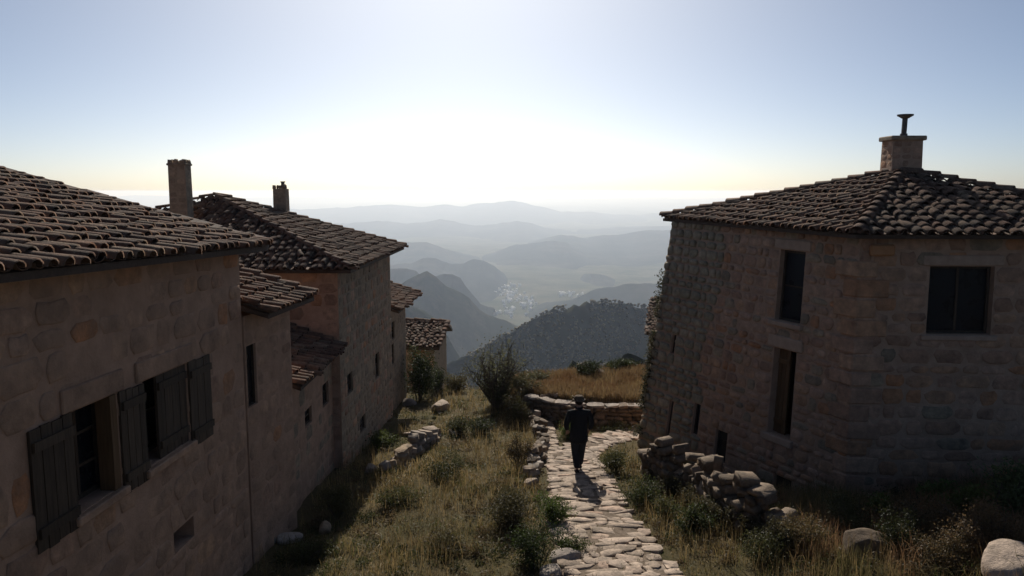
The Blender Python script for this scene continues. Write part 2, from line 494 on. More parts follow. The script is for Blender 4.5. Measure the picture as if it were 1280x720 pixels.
ridge('left_chain', 4200, [(300, 300), (420, 300), (480, 300), (515, 304), (533, 302), (552, 309), (572, 318), (600, 325), (640, 345)], 900, M['far'], 'pale hill chain on the left', 0.2, 200, 60, 1.2, 0, 200, 12)
ridge('long_ridge', 5200, [(640, 312), (680, 300), (700, 295), (718, 294), (736, 298), (760, 294), (782, 290), (806, 287), (840, 286), (920, 283), (1100, 290)], 1500, M['far'], 'long flat ridge on the right under the haze', 0.2, 220, 60, 1.2, 0, 300, 13)
ridge('pale_range', 7200, [(200, 280), (400, 281), (470, 276), (500, 281), (530, 279), (550, 274), (566, 276), (590, 282), (622, 281), (645, 276), (664, 277), (684, 284), (720, 288), (800, 285), (1000, 280)], 1800, M['far'], 'pale range of hills in the haze', 0.2, 260, 60, 1.2, 0, 300, 14)
ridge('faint_range', 10500, [(0, 262), (200, 258), (380, 262), (440, 259), (490, 255), (530, 258), (556, 254), (580, 257), (610, 254), (640, 249), (660, 254), (700, 263), (800, 268), (1000, 262), (1300, 260)], 2600, M['far'], 'faint far range almost lost in haze', 0.2, 300, 60, 1.2, 0, 300, 15)
ridge('horizon_range', 19500, [(-300, 249), (0, 247), (150, 245), (260, 246), (380, 247), (480, 247), (560, 248), (640, 249), (760, 250), (900, 250), (1100, 245), (1500, 243)], 3200, M['far'], 'flat horizon range fading into the sky', 0.2, 300, 50, 1.2, 0, 200, 16)

# wooded hill: tree crowns as small faceted lumps, too many and too small to count
def hull_proto(seed, pts=14, box=(1, 1, 1), power=3.0, jit=0.12):
    r = random.Random(seed)
    bm = bmesh.new()
    for i in range(pts):
        v = Vector((r.gauss(0, 1), r.gauss(0, 1), r.gauss(0, 1))).normalized()
        k = (abs(v.x) ** power + abs(v.y) ** power + abs(v.z) ** power) ** (-1 / power)
        v = v * k * (1 - r.random() * jit) * 0.5
        bm.verts.new((v.x * box[0], v.y * box[1], v.z * box[2]))
    bmesh.ops.convex_hull(bm, input=bm.verts)
    loose = [q for q in bm.verts if not q.link_faces]
    bmesh.ops.delete(bm, geom=loose, context='VERTS')
    bmesh.ops.triangulate(bm, faces=bm.faces)
    bmesh.ops.recalc_face_normals(bm, faces=bm.faces)
    V = np.array([q.co[:] for q in bm.verts]); bm.verts.index_update()
    F = np.array([[q.index for q in f.verts] for f in bm.faces])
    bm.free()
    return V, F

def lumps(name, P, S, cols, mat, label, pts=13):
    protos = [hull_proto(100 + i, pts, (1, 1, 1), 2.0, 0.35) for i in range(8)]
    Vs, Fs, Cs, n = [], [], [], 0
    for i, (p, s) in enumerate(zip(P, S)):
        V, F = protos[i % 8]
        a = RNG.random() * 6.28; c, sn = math.cos(a), math.sin(a)
        W = V * s
        W = np.stack([W[:, 0] * c - W[:, 1] * sn, W[:, 0] * sn + W[:, 1] * c, W[:, 2]], 1) + p
        Vs.append(W); Fs.append(F + n); n += len(V)
        Cs.append(np.tile(cols[i], (len(V), 1)))
    o = link(name, np_mesh(name, np.concatenate(Vs), np.concatenate(Fs), mat, np.concatenate(Cs)))
    return tag(o, label, 'trees', None, 'stuff')

def hill_trees(name, zf, xr, yr, n, smin, smax, label, thresh=0.0, lit_edge_x=None):
    X = RNG.uniform(*xr, n); Y = RNG.uniform(*yr, n)
    k = fbm(X / 30, Y / 30, 3) > thresh
    X, Y = X[k], Y[k]; Z = zf(X, Y)
    S = RNG.uniform(smin, smax, len(X))[:, None] * np.array([1, 1, 0.9])
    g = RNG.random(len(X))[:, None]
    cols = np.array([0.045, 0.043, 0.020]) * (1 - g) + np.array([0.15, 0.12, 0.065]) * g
    if lit_edge_x is not None:      # sunlit left flank and shaded right flank painted into the crown colours
        w = smooth(lit_edge_x + 25, lit_edge_x - 25, X + fbm(X / 40, Y / 40, 3) * 60)[:, None]
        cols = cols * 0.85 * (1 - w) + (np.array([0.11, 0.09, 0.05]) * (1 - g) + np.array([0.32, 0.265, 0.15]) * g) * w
    return lumps(name, np.stack([X, Y, Z + S[:, 2] * 0.3], 1), S, cols, M['leaf'], label)
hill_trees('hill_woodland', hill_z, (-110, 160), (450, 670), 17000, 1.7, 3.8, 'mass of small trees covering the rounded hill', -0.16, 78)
hill_trees('slope_scrub', slope_z, (-25, 50), (95, 165), 1400, 0.9, 2.4, 'dark scrub on the slope behind the terrace', -0.05)

# white village in the valley
def house_proto():
    b = MB()
    b.box((0, 0, 2.2), (9, 7, 8.4))
    b.add([(-5, -4, 6.4), (5, -4, 6.4), (5, 4, 6.4), (-5, 4, 6.4), (-5, 0, 9), (5, 0, 9)], [(0, 1, 5, 4), (2, 3, 4, 5), (0, 4, 3), (1, 2, 5), (0, 3, 2, 1)])
    me = b.mesh('village_house')
    return me
hp = house_proto(); hp.materials.append(mat_plain('whitewash', (0.62, 0.60, 0.56), (0.8, 0.78, 0.74), 0.2)); hp.materials.append(M['tile'])
hp.polygons.foreach_set("material_index", np.array([0] * 11, np.int32))
spots = []
for i in range(62):
    t = RNG.random()
    u = 628 + 28 * t + RNG.normal(0, 7 + 8 * t); vv = 357 + 24 * t + RNG.normal(0, 4.5)
    spots.append((u, vv))
for i in range(14):
    spots.append((700 + RNG.random() * 30, 372 - RNG.random() * 5)); spots.append((640 + RNG.normal(0, 12), 392 + RNG.normal(0, 3)))
for u, vv in spots:
    r = ray(u, vv); t = np.linspace(1500, 6000, 1500)
    i = int(np.argmax(r[2] * t < VH(r[0] * t, r[1] * t)))
    if i == 0: continue
    x, y = r[0] * t[i], r[1] * t[i]
    o = link('village_house', hp); o.location = (x, y, float(VH(x, y)) + 0.5)
    o.rotation_euler.z = random.uniform(0, 3.1); s = random.uniform(0.7, 1.3); o.scale = (s, s, s)
    tag(o, 'tiny white house of the distant valley village', 'house', 'white houses of the valley village')
# ---------------------------------------------------------------- pieces: stones, tiles, planks
def stone_proto(seed, n=10):
    r = random.Random(seed)
    p = r.uniform(4.5, 12.0)
    ang = [2 * math.pi * (i + 0.5 + r.uniform(-0.22, 0.22)) / n for i in range(n)]
    out = []
    for a in ang:
        c, s = math.cos(a), math.sin(a)
        k = (abs(c) ** p + abs(s) ** p) ** (-1 / p) * 0.5 * r.uniform(0.86, 1.05)
        out.append((c * k, s * k))
    V = [(x, y, 0) for x, y in out]
    V += [(x * r.uniform(0.96, 1.0), y * r.uniform(0.96, 1.0), r.uniform(0.55, 0.75)) for x, y in out]
    V += [(x * 0.82, y * 0.80, r.uniform(0.82, 1.0)) for x, y in out]
    V.append((0, 0, r.uniform(0.9, 1.05)))
    F = []
    for ring in (0, 1):
        for i in range(n):
            a, b = ring * n + i, ring * n + (i + 1) % n
            F += [(a, b, b + n), (a, b + n, a + n)]
    F += [(2 * n + i, 2 * n + (i + 1) % n, 3 * n) for i in range(n)]
    return np.array(V), np.array(F)
STONES = [stone_proto(i) for i in range(14)]
def slab_proto(seed, n=9):
    r = random.Random(seed)
    ang = sorted(r.uniform(0, 2 * math.pi / n) + 2 * math.pi * i / n for i in range(n))
    out = []; pw = r.uniform(3, 9)
    for a in ang:
        c, s = math.cos(a), math.sin(a)
        k = (abs(c) ** pw + abs(s) ** pw) ** (-1 / pw) * 0.5 * r.uniform(0.82, 1.08)
        out.append((c * k, s * k))
    V = [(x, y, 0) for x, y in out] + [(x * r.uniform(0.93, 1.0), y * r.uniform(0.93, 1.0), r.uniform(0.84, 0.93)) for x, y in out]
    V += [(x * 0.95 + r.gauss(0, .015), y * 0.95 + r.gauss(0, .015), r.uniform(0.90, 1.04)) for x, y in out] + [(r.gauss(0, .06), r.gauss(0, .06), r.uniform(0.85, 1.05))]
    F = []
    for ring in (0, 1):
        for i in range(n):
            a, b = ring * n + i, ring * n + (i + 1) % n
            F += [(a, b, b + n), (a, b + n, a + n)]
    F += [(2 * n + i, 2 * n + (i + 1) % n, 3 * n) for i in range(n)]
    return np.array(V), np.array(F)
SLABS = [slab_proto(700 + i) for i in range(18)]
ROCKS = [hull_proto(300 + i, 17, (1, 1, 1), 4.5, 0.22) for i in range(14)]

def tile_proto(seed):
    """barrel tile: x across, y up the slope from the lower end, z out of the roof"""
    r = random.Random(seed); n = 6
    V = []
    for y, R, lift in ((0, 0.5, 0.0), (1.0, 0.40, 0.0)):
        for i in range(n + 1):
            a = math.pi * i / n
            V.append((math.cos(a) * R * r.uniform(0.97, 1.03), y + r.uniform(-0.012, 0.012), math.sin(a) * R * 0.92 + lift))
    for i in range(n + 1):
        a = math.pi * i / n
        V.append((math.cos(a) * 0.40, 0.0, math.sin(a) * 0.37 - 0.01))
    F = []
    m = n + 1
    for i in range(n):
        F += [(i, m + i, m + i + 1), (i, m + i + 1, i + 1)]
        F += [(2 * m + i, i, i + 1), (2 * m + i, i + 1, 2 * m + i + 1)]
    V = np.array(V, float)
    return V, np.array(F)
TILES = [tile_proto(i) for i in range(8)]

_me_cache = {}
def proto_mesh(kind, i, protos, mat, smooth_shade=False):
    k = (kind, i, mat.name)
    if k not in _me_cache:
        _me_cache[k] = np_mesh(kind, protos[i][0], protos[i][1], mat, smooth_shade=smooth_shade)
    return _me_cache[k]

def pieces(parent, name, protos, kind, xf, off, limit=300, smooth_shade=False):
    """xf: list of (proto index, 3x3 basis incl. scale, position, material). The largest in view become
    objects of their own under parent; what is left over becomes one joined part."""
    off = np.asarray(off, float)
    def size(t):
        p = t[2]; d = max(p[1] * CP - p[2] * SP, 0.2)
        u, v = project(p) if d > 0.5 else (9e9, 9e9)
        inside = 1.0 if (-40 < u < 1320 and -40 < v < 760) else 0.02
        return inside * np.linalg.norm(t[1][:, 0]) * np.linalg.norm(t[1][:, 1]) / d ** 2
    order = sorted(range(len(xf)), key=lambda i: -size(xf[i]))
    for i in order[:limit]:
        k, B, p, m = xf[i]
        o = link(name, proto_mesh(kind, k, protos, m, smooth_shade), parent)
        q = np.asarray(p) - off
        o.matrix_local = Matrix(((B[0][0], B[0][1], B[0][2], q[0]), (B[1][0], B[1][1], B[1][2], q[1]), (B[2][0], B[2][1], B[2][2], q[2]), (0, 0, 0, 1)))
    rest = order[limit:]
    if rest:
        by = {}
        for i in rest: by.setdefault(xf[i][3].name, []).append(i)
        mats = [bpy.data.materials[k] for k in by]
        Vs, Fs, mi, n = [], [], [], 0
        for j, (mk, ids) in enumerate(by.items()):
            for i in ids:
                V, F = protos[xf[i][0]]
                Vs.append(V @ np.asarray(xf[i][1]).T + np.asarray(xf[i][2]) - off); Fs.append(F + n); n += len(V); mi += [j] * len(F)
        me = np_mesh(name, np.concatenate(Vs), np.concatenate(Fs), mats, smooth_shade=smooth_shade)
        me.polygons.foreach_set("material_index", np.array(mi, np.int32))
        tag(link(name + 's', me, parent), None, None, None, 'stuff')

def nrm(v):
    v = np.asarray(v, float); return v / (np.linalg.norm(v) + 1e-12)

# ---------------------------------------------------------------- walls
class Wall:
    """outer face of a wall: corners seen from outside, P00 lower left, P10 lower right, P11 upper right, P01 upper left"""
    def __init__(s, P00, P10, P11, P01):
        s.P = [np.asarray(p, float) for p in (P00, P10, P11, P01)]
        s.W = 0.5 * (np.linalg.norm(s.P[1] - s.P[0]) + np.linalg.norm(s.P[2] - s.P[3]))
        s.Hh = 0.5 * (np.linalg.norm(s.P[3] - s.P[0]) + np.linalg.norm(s.P[2] - s.P[1]))
        s.U = nrm(s.P[1] - s.P[0] + s.P[2] - s.P[3])
        v = s.P[3] - s.P[0] + s.P[2] - s.P[1]
        s.N = nrm(np.cross(s.U, v)); s.V = nrm(np.cross(s.N, s.U))
        s.open = []
    def pt(s, a, b, n=0.0):
        p = (s.P[0] * (1 - a) + s.P[1] * a) * (1 - b) + (s.P[3] * (1 - a) + s.P[2] * a) * b
        return p + s.N * n
    def ab(s, u, v):
        x = np.array([0.5, 0.5]); t = np.array([u, v], float)
        for _ in range(30):
            f = project(s.pt(*x)) - t
            e = 1e-4
            J = np.stack([(project(s.pt(x[0] + e, x[1])) - project(s.pt(*x))) / e, (project(s.pt(x[0], x[1] + e)) - project(s.pt(*x))) / e], 1)
            d = np.linalg.solve(J, f)
            x = x - np.clip(d, -0.25, 0.25)
        return x
    def rect(s, ul, vt, ur, vb):
        """opening from its pixel box"""
        um, vm = (ul + ur) / 2, (vt + vb) / 2
        a0 = s.ab(ul, vm)[0]; a1 = s.ab(ur, vm)[0]; b0 = s.ab(um, vb)[1]; b1 = s.ab(um, vt)[1]
        return (min(a0, a1), max(a0, a1), b0, b1)
    def box(s, mb, r, n0, n1, grow=(0, 0, 0, 0)):
        a0, a1, b0, b1 = r
        a0 -= grow[0] / s.W; a1 += grow[1] / s.W; b0 -= grow[2] / s.Hh; b1 += grow[3] / s.Hh
        lo = [s.pt(a, b, n0) for a, b in ((a0, b0), (a1, b0), (a1, b1), (a0, b1))]
        hi = [s.pt(a, b, n1) for a, b in ((a0, b0), (a1, b0), (a1, b1), (a0, b1))]
        mb.hexa(lo + hi)
    def build(s, house, off, mat, depth=0.35, name='wall'):
        A = sorted(set([0.0, 1.0] + [x for o in s.open for x in o[:2]]))
        B = sorted(set([0.0, 1.0] + [x for o in s.open for x in o[2:4]]))
        # subdivide for a slightly uneven face
        def sub(L, m):
            out = []
            for p, q in zip(L[:-1], L[1:]):
                k = max(1, int((q - p) * m)); out += [p + (q - p) * i / k for i in range(k)]
            return out + [L[-1]]
        A = sub(A, s.W / 0.35); B = sub(B, s.Hh / 0.35)
        mb = MB(); vs = []; fs = []
        for j, b in enumerate(B):
            for i, a in enumerate(A):
                edge = a in (0, 1) or b in (0, 1) or any(abs(a - x) < 1e-6 for o in s.open for x in o[:2]) or any(abs(b - x) < 1e-6 for o in s.open for x in o[2:4])
                w = 0 if edge else float(fbm(a * s.W * 1.3 + s.P[0][1], b * s.Hh * 1.3, 3)) * 0.035
                vs.append(s.pt(a, b, w))
        n = len(A)
        for j in range(len(B) - 1):
            for i in range(n - 1):
                ca, cb = (A[i] + A[i + 1]) / 2, (B[j] + B[j + 1]) / 2
                if any(o[0] < ca < o[1] and o[2] < cb < o[3] for o in s.open): continue
                fs.append((j * n + i, j * n + i + 1, (j + 1) * n + i + 1, (j + 1) * n + i))
        mb.add(vs, fs)
        for o in s.open:
            a0, a1, b0, b1 = o[:4]
            c = [(a0, b0), (a1, b0), (a1, b1), (a0, b1)]
            f = [s.pt(*q) for q in c]; k = [s.pt(*q, -depth) for q in c]
            for i in range(4):
                j = (i + 1) % 4
                mb.add([f[i], k[i], k[j], f[j]], [(0, 3, 2, 1)])
        s.obj = mb.build(name, mat, house, off)
        s.off = off
        return s.obj
    def stones(s, h=(0.2, 0.34), w=(0.25, 0.6), proud=(0.012, 0.03), mats=None, gap=0.018, limit=300, seed=1, bmin=0.0, pick=None, skip=0.0, edge=None):
        r = random.Random(seed); xf = []
        cuts = sorted(set([0.0, 1.0] + [x for o in s.open for x in o[2:4]]))
        rows = []
        for p, q in zip(cuts[:-1], cuts[1:]):
            L = (q - p) * s.Hh
            if L < 0.04: continue
            k = max(1, round(L / ((h[0] + h[1]) / 2)))
            ws = [r.uniform(*h) for _ in range(k)]; t = sum(ws); y = p
            for x in ws:
                rows.append((y, y + x / t * (q - p))); y = rows[-1][1]
        for b0, b1 in rows:
            if b1 < bmin: continue
            bm_ = (b0 + b1) / 2
            segs = [(0.0, 1.0)]
            for o in s.open:
                if o[2] < bm_ < o[3]:
                    new = []
                    for p, q in segs:
                        if o[0] > p: new.append((p, min(q, o[0])))
                        if o[1] < q: new.append((max(p, o[1]), q))
                    segs = [z for z in new if z[1] - z[0] > 1e-4]
            Wb = np.linalg.norm(s.pt(1, bm_) - s.pt(0, bm_))
            for p, q in segs:
                L = (q - p) * Wb
                k = max(1, round(L / ((w[0] + w[1]) / 2)))
                ws = [r.uniform(*w) for _ in range(k)]; t = sum(ws); x = p
                for z in ws:
                    x1 = x + z / t * (q - p)
                    a0, a1 = x, x1; x = x1
                    if r.random() < skip: continue
                    hh = (b1 - b0) * s.Hh
                    cw = (a1 - a0) * Wb - gap; ch = hh - gap
                    if cw < 0.03 or ch < 0.03: continue
                    ch *= r.uniform(0.88, 1.03); cw *= r.uniform(0.93, 1.02)
                    ca = (a0 + a1) / 2
                    U = nrm(s.pt(a1, bm_) - s.pt(a0, bm_)); V = nrm(np.cross(s.N, U))
                    an = r.uniform(-0.035, 0.035); c, sn = math.cos(an), math.sin(an)
                    U2 = U * c + V * sn; V2 = V * c - U * sn
                    m_pre = pick(ca, bm_, r) if pick else None
                    d = r.uniform(*proud) + 0.02 + (0.03 if (pick and m_pre is M.get('stone_old')) else 0)
                    B3 = np.stack([U2 * cw, V2 * ch, s.N * d], 1)
                    m = m_pre if pick else r.choice(mats)
                    xf.append((r.randrange(len(STONES)), B3, s.pt(ca, bm_ + r.uniform(-0.006, 0.006) / s.Hh, -0.02), m))
        pieces(s.obj, 'stone', STONES, 'stone', xf, s.off, limit)

def plain_walls(house, off, quads, mat):
    for q in quads:
        Wall(*q).build(house, off, mat)

def dark_window(W, house, r, off, mull=1, bars=1, depth=0.2, wood='wood', name='window', fw=0.05):
    """wooden frame with glass set back in an opening"""
    mb = MB(); a0, a1, b0, b1 = r
    fa, fb = fw / W.W, fw / W.Hh
    W.box(mb, (a0, a0 + fa, b0, b1), -depth - 0.04, -depth + 0.02)
    W.box(mb, (a1 - fa, a1, b0, b1), -depth - 0.04, -depth + 0.02)
    W.box(mb, (a0 + fa, a1 - fa, b0, b0 + fb), -depth - 0.04, -depth + 0.018)
    W.box(mb, (a0 + fa, a1 - fa, b1 - fb, b1), -depth - 0.04, -depth + 0.018)
    f = mb.build(name, M[wood], house, off)
    ms = MB()
    for i in range(mull):
        c = a0 + (a1 - a0) * (i + 1) / (mull + 1); W.box(ms, (c - fa * 0.4, c + fa * 0.4, b0 + fb, b1 - fb), -depth - 0.03, -depth + 0.012)
    if mull: ms.build('mullion', M[wood], f, off)
    ms = MB()
    for i in range(bars):
        c = b0 + (b1 - b0) * (i + 1) / (bars + 1); W.box(ms, (a0 + fa, a1 - fa, c - fb * 0.3, c + fb * 0.3), -depth - 0.028, -depth + 0.006)
    if bars: ms.build('glazing_bar', M[wood], f, off)
    g = MB(); W.box(g, (a0 + fa * 0.5, a1 - fa * 0.5, b0 + fb * 0.5, b1 - fb * 0.5), -depth - 0.025, -depth - 0.012)
    g.build('pane', M['glass'], f, off)
    bk = MB(); W.box(bk, (a0, a1, b0, b1), -depth - 0.16, -depth - 0.13)
    return f

def shutter(W, house, r, off, n0, n1, planks=4, wood='wood', label=None):
    a0, a1, b0, b1 = r
    fr = MB(); W.box(fr, (a0 + 0.01 / W.W, a1 - 0.01 / W.W, b0 + 0.012 / W.Hh, b1 - 0.012 / W.Hh), n0 - 0.008, n0 - 0.001)
    o = fr.build('shutter', M[wood], house, off)
    for q in (0.12, 0.82):
        fr = MB(); bb = b0 + (b1 - b0) * q
        W.box(fr, (a0 + 0.02 / W.W, a1 - 0.02 / W.W, bb, bb + 0.09 / W.Hh), n1 + 0.001, n1 + 0.028)
        fr.build('batten', M[wood], o, off)
    if label: o['label'] = label
    for i in range(planks):
        p = a0 + (a1 - a0) * i / planks; q = a0 + (a1 - a0) * (i + 1) / planks
        mb = MB(); g = 0.006 / W.W
        W.box(mb, (p + g, q - g, b0 + random.uniform(-0.012, 0.012) / W.Hh, b1 + random.uniform(-0.015, 0.015) / W.Hh), n0 + random.uniform(0, 0.004), n1 + random.uniform(-0.004, 0.0))
        mb.build('plank', M[wood], o, off)
    return o

# ---------------------------------------------------------------- roofs
def clip_range(poly, s):
    """t range of convex polygon (s,t) at a given s"""
    ts = []
    for (s0, t0), (s1, t1) in zip(poly, poly[1:] + poly[:1]):
        if (s0 - s) * (s1 - s) <= 0 and abs(s1 - s0) > 1e-9:
            ts.append(t0 + (t1 - t0) * (s - s0) / (s1 - s0))
    return (min(ts), max(ts)) if len(ts) >= 2 else None

class RoofPlane:
    def __init__(s, corners):
        """corners (3D): first two are the eave ends seen from outside, left then right; rest go round"""
        s.C = [np.asarray(c, float) for c in corners]
        s.S = nrm(s.C[1] - s.C[0])
        n = nrm(np.cross(s.C[1] - s.C[0], s.C[2] - s.C[0]))
        if n[2] < 0: n = -n
        s.N = n; s.T = nrm(np.cross(n, s.S))
        s.poly = [(float(np.dot(c - s.C[0], s.S)), float(np.dot(c - s.C[0], s.T))) for c in s.C]
    def pos(s, a, t, h=0.0):
        return s.C[0] + s.S * a + s.T * t + s.N * h

def build_roof(house, off, planes, tw=0.21, tl=0.42, exposure=0.30, limit=300, hips=(), visible=None, deck_mat=None, jitter=1.0, seed=1, ridge_scale=1.25, stuff_only=False, thick=0.07):
    r = random.Random(seed)
    deck = MB()
    for P in planes:
        top = [P.pos(a, t, 0) for a, t in P.poly]; bot = [p - np.array([0, 0, thick]) for p in top]
        k = len(top)
        deck.add(bot + top, [tuple(range(k))[::-1], tuple(range(k, 2 * k))] + [(i, (i + 1) % k, k + (i + 1) % k, k + i) for i in range(k)])
    roof = deck.build('roof', deck_mat or M['beam'], house, off)
    xf = []; pans = []
    for pi, P in enumerate(planes):
        if visible is not None and pi not in visible: continue
        smin = min(a for a, t in P.poly); smax = max(a for a, t in P.poly)
        n = max(1, int(round((smax - smin) / tw))); w = (smax - smin) / n
        for i in range(n):
            for kind in (0, 1):
                sc = smin + (i + 0.5 if kind == 0 else i + 1.0) * w
                if kind == 1 and i == n - 1: continue
                rg = clip_range(P.poly, min(max(sc, smin + 1e-4), smax - 1e-4))
                if rg is None: continue
                t0, t1 = rg
                colj = r.gauss(0, 0.014) * jitter
                m = int(math.ceil((t1 - t0) / exposure))
                for k in range(m):
                    t = t0 + k * exposure - (0.06 if kind == 0 else 0.03)
                    if t + 0.12 > t1: continue
                    L = min(tl, t1 - t + 0.05)
                    yaw = r.gauss(0, 0.055) * jitter + (r.gauss(0, 0.2) if r.random() < 0.05 else 0); tilt = math.atan2(0.035, exposure) + r.gauss(0, 0.02) * jitter
                    S = P.S * math.cos(yaw) + P.T * math.sin(yaw)
                    T = nrm(np.cross(P.N, S)); T2 = nrm(T * math.cos(tilt) - P.N * math.sin(tilt)); N2 = nrm(np.cross(S, T2))
                    if kind == 0:
                        wd = w * r.uniform(0.80, 0.94)
                        B = np.stack([S * wd, T2 * L * r.uniform(0.97, 1.03), N2 * wd * r.uniform(0.85, 1.1)], 1)
                        xf.append((r.randrange(len(TILES)), B, P.pos(sc + colj + r.gauss(0, 0.008) * jitter, t + r.gauss(0, 0.022) * jitter - (r.uniform(0.04, 0.12) if r.random() < 0.06 else 0), 0.045 + r.uniform(0, 0.012)), M['tile']))
                    else:
                        wd = w * 0.86
                        B = np.stack([-S * wd, T2 * L, -N2 * wd * 0.7], 1)
                        pans.append((r.randrange(len(TILES)), B, P.pos(sc, t, 0.075), M['pan']))
    pieces(roof, 'roof_tile', TILES, 'roof_tile', xf, off, 0 if stuff_only else limit, True)
    if pans: pieces(roof, 'pan_tile', TILES, 'pan_tile', pans, off, 0, True)
    hx = []
    for p, q, side in hips:
        p = np.asarray(p, float); q = np.asarray(q, float)
        d = nrm(q - p); L = np.linalg.norm(q - p); k = int(L / 0.34)
        S = nrm(np.cross(d, [0, 0, 1])); N = nrm(np.cross(S, d))
        for i in range(k):
            wd = tw * ridge_scale * r.uniform(0.9, 1.08)
            y = r.gauss(0, 0.03); S2 = S * math.cos(y) + d * math.sin(y); d2 = nrm(np.cross(N, S2)); N2 = N
            t2 = 0.09; d3 = nrm(d2 * math.cos(t2) - N2 * math.sin(t2)); N3 = nrm(np.cross(S2, d3))
            B = np.stack([S2 * wd, d3 * 0.46, N3 * wd * 0.8], 1)
            hx.append((r.randrange(len(TILES)), B, p + d * (i * L / k - 0.03) + N * (0.07 + r.uniform(0, 0.02)), M['tile']))
    if hx: pieces(roof, 'ridge_tile', TILES, 'ridge_tile', hx, off, 300, True)
    return roof
# ================================================================ HOUSES
def gz(x, y): return float(H(x, y))

# ---- house 1: long low house on the left, shutters on the street wall
h1o = (-8.0, 6.5, -5.4)
h1 = empty('stone_house', h1o, 'long low stone house filling the left edge, two shuttered windows under a sagging tile eave', 'house')
A0, A1 = (-4.38, 1.5), (-3.98, 11.15)       # street wall line
zb = -6.3
ze = at(302, 312, 11.15)[2]
W1 = Wall((A0[0], A0[1], zb), (A1[0], A1[1], zb), (A1[0], A1[1], ze), (A0[0], A0[1], ze + 0.32))
rA_sl = W1.rect(36, 518, 92, 668); rA_op = W1.rect(92, 497, 148, 634); rA_sr = W1.rect(149, 482, 181, 606)
rB_op = W1.rect(181, 476, 236, 584); rB_s2 = W1.rect(236, 460, 263, 566)
# level heights for both windows
b0w, b1w = W1.ab(120, 628)[1], W1.ab(120, 502)[1]
def lev(r, d0=0, d1=0): return (r[0], r[1], b0w + d0, b1w + d1)
opA = lev((rA_op[0], rA_op[1], 0, 0)); opB = lev((rB_op[0], rB_op[1], 0, 0))
hole = W1.rect(217, 655, 243, 682)
W1.open = [opA, opB, hole]
W1.build(h1, h1o, M['plaster'], 0.4)
W1.stones((0.20, 0.38), (0.26, 0.70), (0.006, 0.026), [M['stone_render']] * 5 + [M['stone']] * 2, 0.016, 300, 5, skip=0.10)
plain_walls(h1, h1o, [((A1[0], A1[1], zb), (-12.5, 11.4, zb), (-12.5, 11.4, ze), (A1[0], A1[1], ze)),
                      ((-12.5, 11.4, zb), (-12.9, 1.5, zb), (-12.9, 1.5, ze), (-12.5, 11.4, ze)),
                      ((-12.9, 1.5, zb), (A0[0], A0[1], zb), (A0[0], A0[1], ze + 0.32), (-12.9, 1.5, ze))], M['plaster'])
dark_window(W1, h1, opA, h1o, 1, 2, 0.22)
dark_window(W1, h1, opB, h1o, 0, 1, 0.30)
pm = MB(); W1.box(pm, (rA_op[1] - 0.13 / W1.W, rA_op[1] - 0.015 / W1.W, b0w, b1w), -0.14, 0.02); pm.build('window_post', M['wood_warm'], h1, h1o)
for rr, lab in ((rA_sl, 'wide dark shutter hinged open at the left'), (rA_sr, None)):
    shutter(W1, h1, lev(rr, -0.02, 0.0), h1o, 0.008, 0.032, 4, 'wood', lab)
sp = (rB_op[1] - rB_op[0])
shutter(W1, h1, lev((rB_op[0] + sp * 0.30, rB_op[1], 0, 0)), h1o, -0.035, -0.008, 4, 'wood', 'closed shutter set in the window opening')
shutter(W1, h1, lev(rB_s2, -0.02, 0.0), h1o, 0.008, 0.032, 3, 'wood')
for op in (opA, opB):
    lm = MB(); W1.box(lm, (op[0], op[1], op[3] + 0.002, op[3] + 0.24 / W1.Hh), -0.3, 0.03, (0.15, 0.15, 0, 0)); lm.build('lintel', M['stone_render'], h1, h1o, 0.012)
    lm = MB(); W1.box(lm, (op[0], op[1], op[2] - 0.10 / W1.Hh, op[2] - 0.002), -0.3, 0.07, (0.08, 0.08, 0, 0)); lm.build('sill', M['stone_render'], h1, h1o, 0.012)
pitch1 = math.tan(math.radians(15.0))
ev = 0.38
e0 = np.array([A0[0] + ev, A0[1] - 0.2, ze + 0.38]); e1 = np.array([A1[0] + ev, A1[1] + 0.18, ze + 0.04])
rx = -8.3
r1 = np.array([rx, A1[1] + 0.3, ze + 0.04 + (A1[0] + ev - rx) * pitch1]); r0 = np.array([rx - 0.3, A0[1] - 0.2, ze + 0.04 + (A0[0] + ev - rx + 0.3) * pitch1 + 0.34])
b1_ = np.array([-13.0, A1[1] + 0.4, ze - 0.1]); b0_ = np.array([-13.4, A0[1] - 0.2, ze - 0.1])
gab = MB(); gab.add([(A1[0], A1[1] - 0.02, ze), (-12.5, 11.38, ze), r1 - np.array([0, 0.3, 0.12])], [(0, 1, 2)]); gab.build('gable', M['plaster'], h1, h1o)
gab = MB(); gab.add([(A0[0], A0[1], ze + 0.32), (-12.9, 1.5, ze), r0 - np.array([0, -0.2, 0.12])], [(2, 1, 0)]); gab.build('gable', M['plaster'], h1, h1o)
rf1 = build_roof(h1, h1o, [RoofPlane([e0, e1, r1, r0]), RoofPlane([b1_, b0_, r0, r1])], 0.20, 0.42, 0.29, 300, [(r0, r1, 0)], {0}, seed=4, jitter=1.05)
# mortared verge along the far gable
vg = MB()
d = r1 - e1
for i in range(14):
    p = e1 + d * (i / 14); q = e1 + d * ((i + 0.97) / 14)
    nn = np.array([0, 0, 0.10 + 0.02 * random.random()]); wv = np.array([0, -0.30 + random.uniform(-.03, .03), 0]); w2 = np.array([0, 0.03, 0])
    vg.hexa([p + w2, p + wv, q + wv, q + w2][::-1] + [p + w2 + nn, p + wv + nn * 0.7, q + wv + nn * 0.7, q + w2 + nn][::-1])
vg.build('verge', M['pan'], rf1, h1o)
eb = MB(); W1.box(eb, (0, 1, 1 - 0.05 / W1.Hh, 1 + 0.008), 0.012, 0.16); eb.build('eave_course', M['lintel'], h1, h1o)

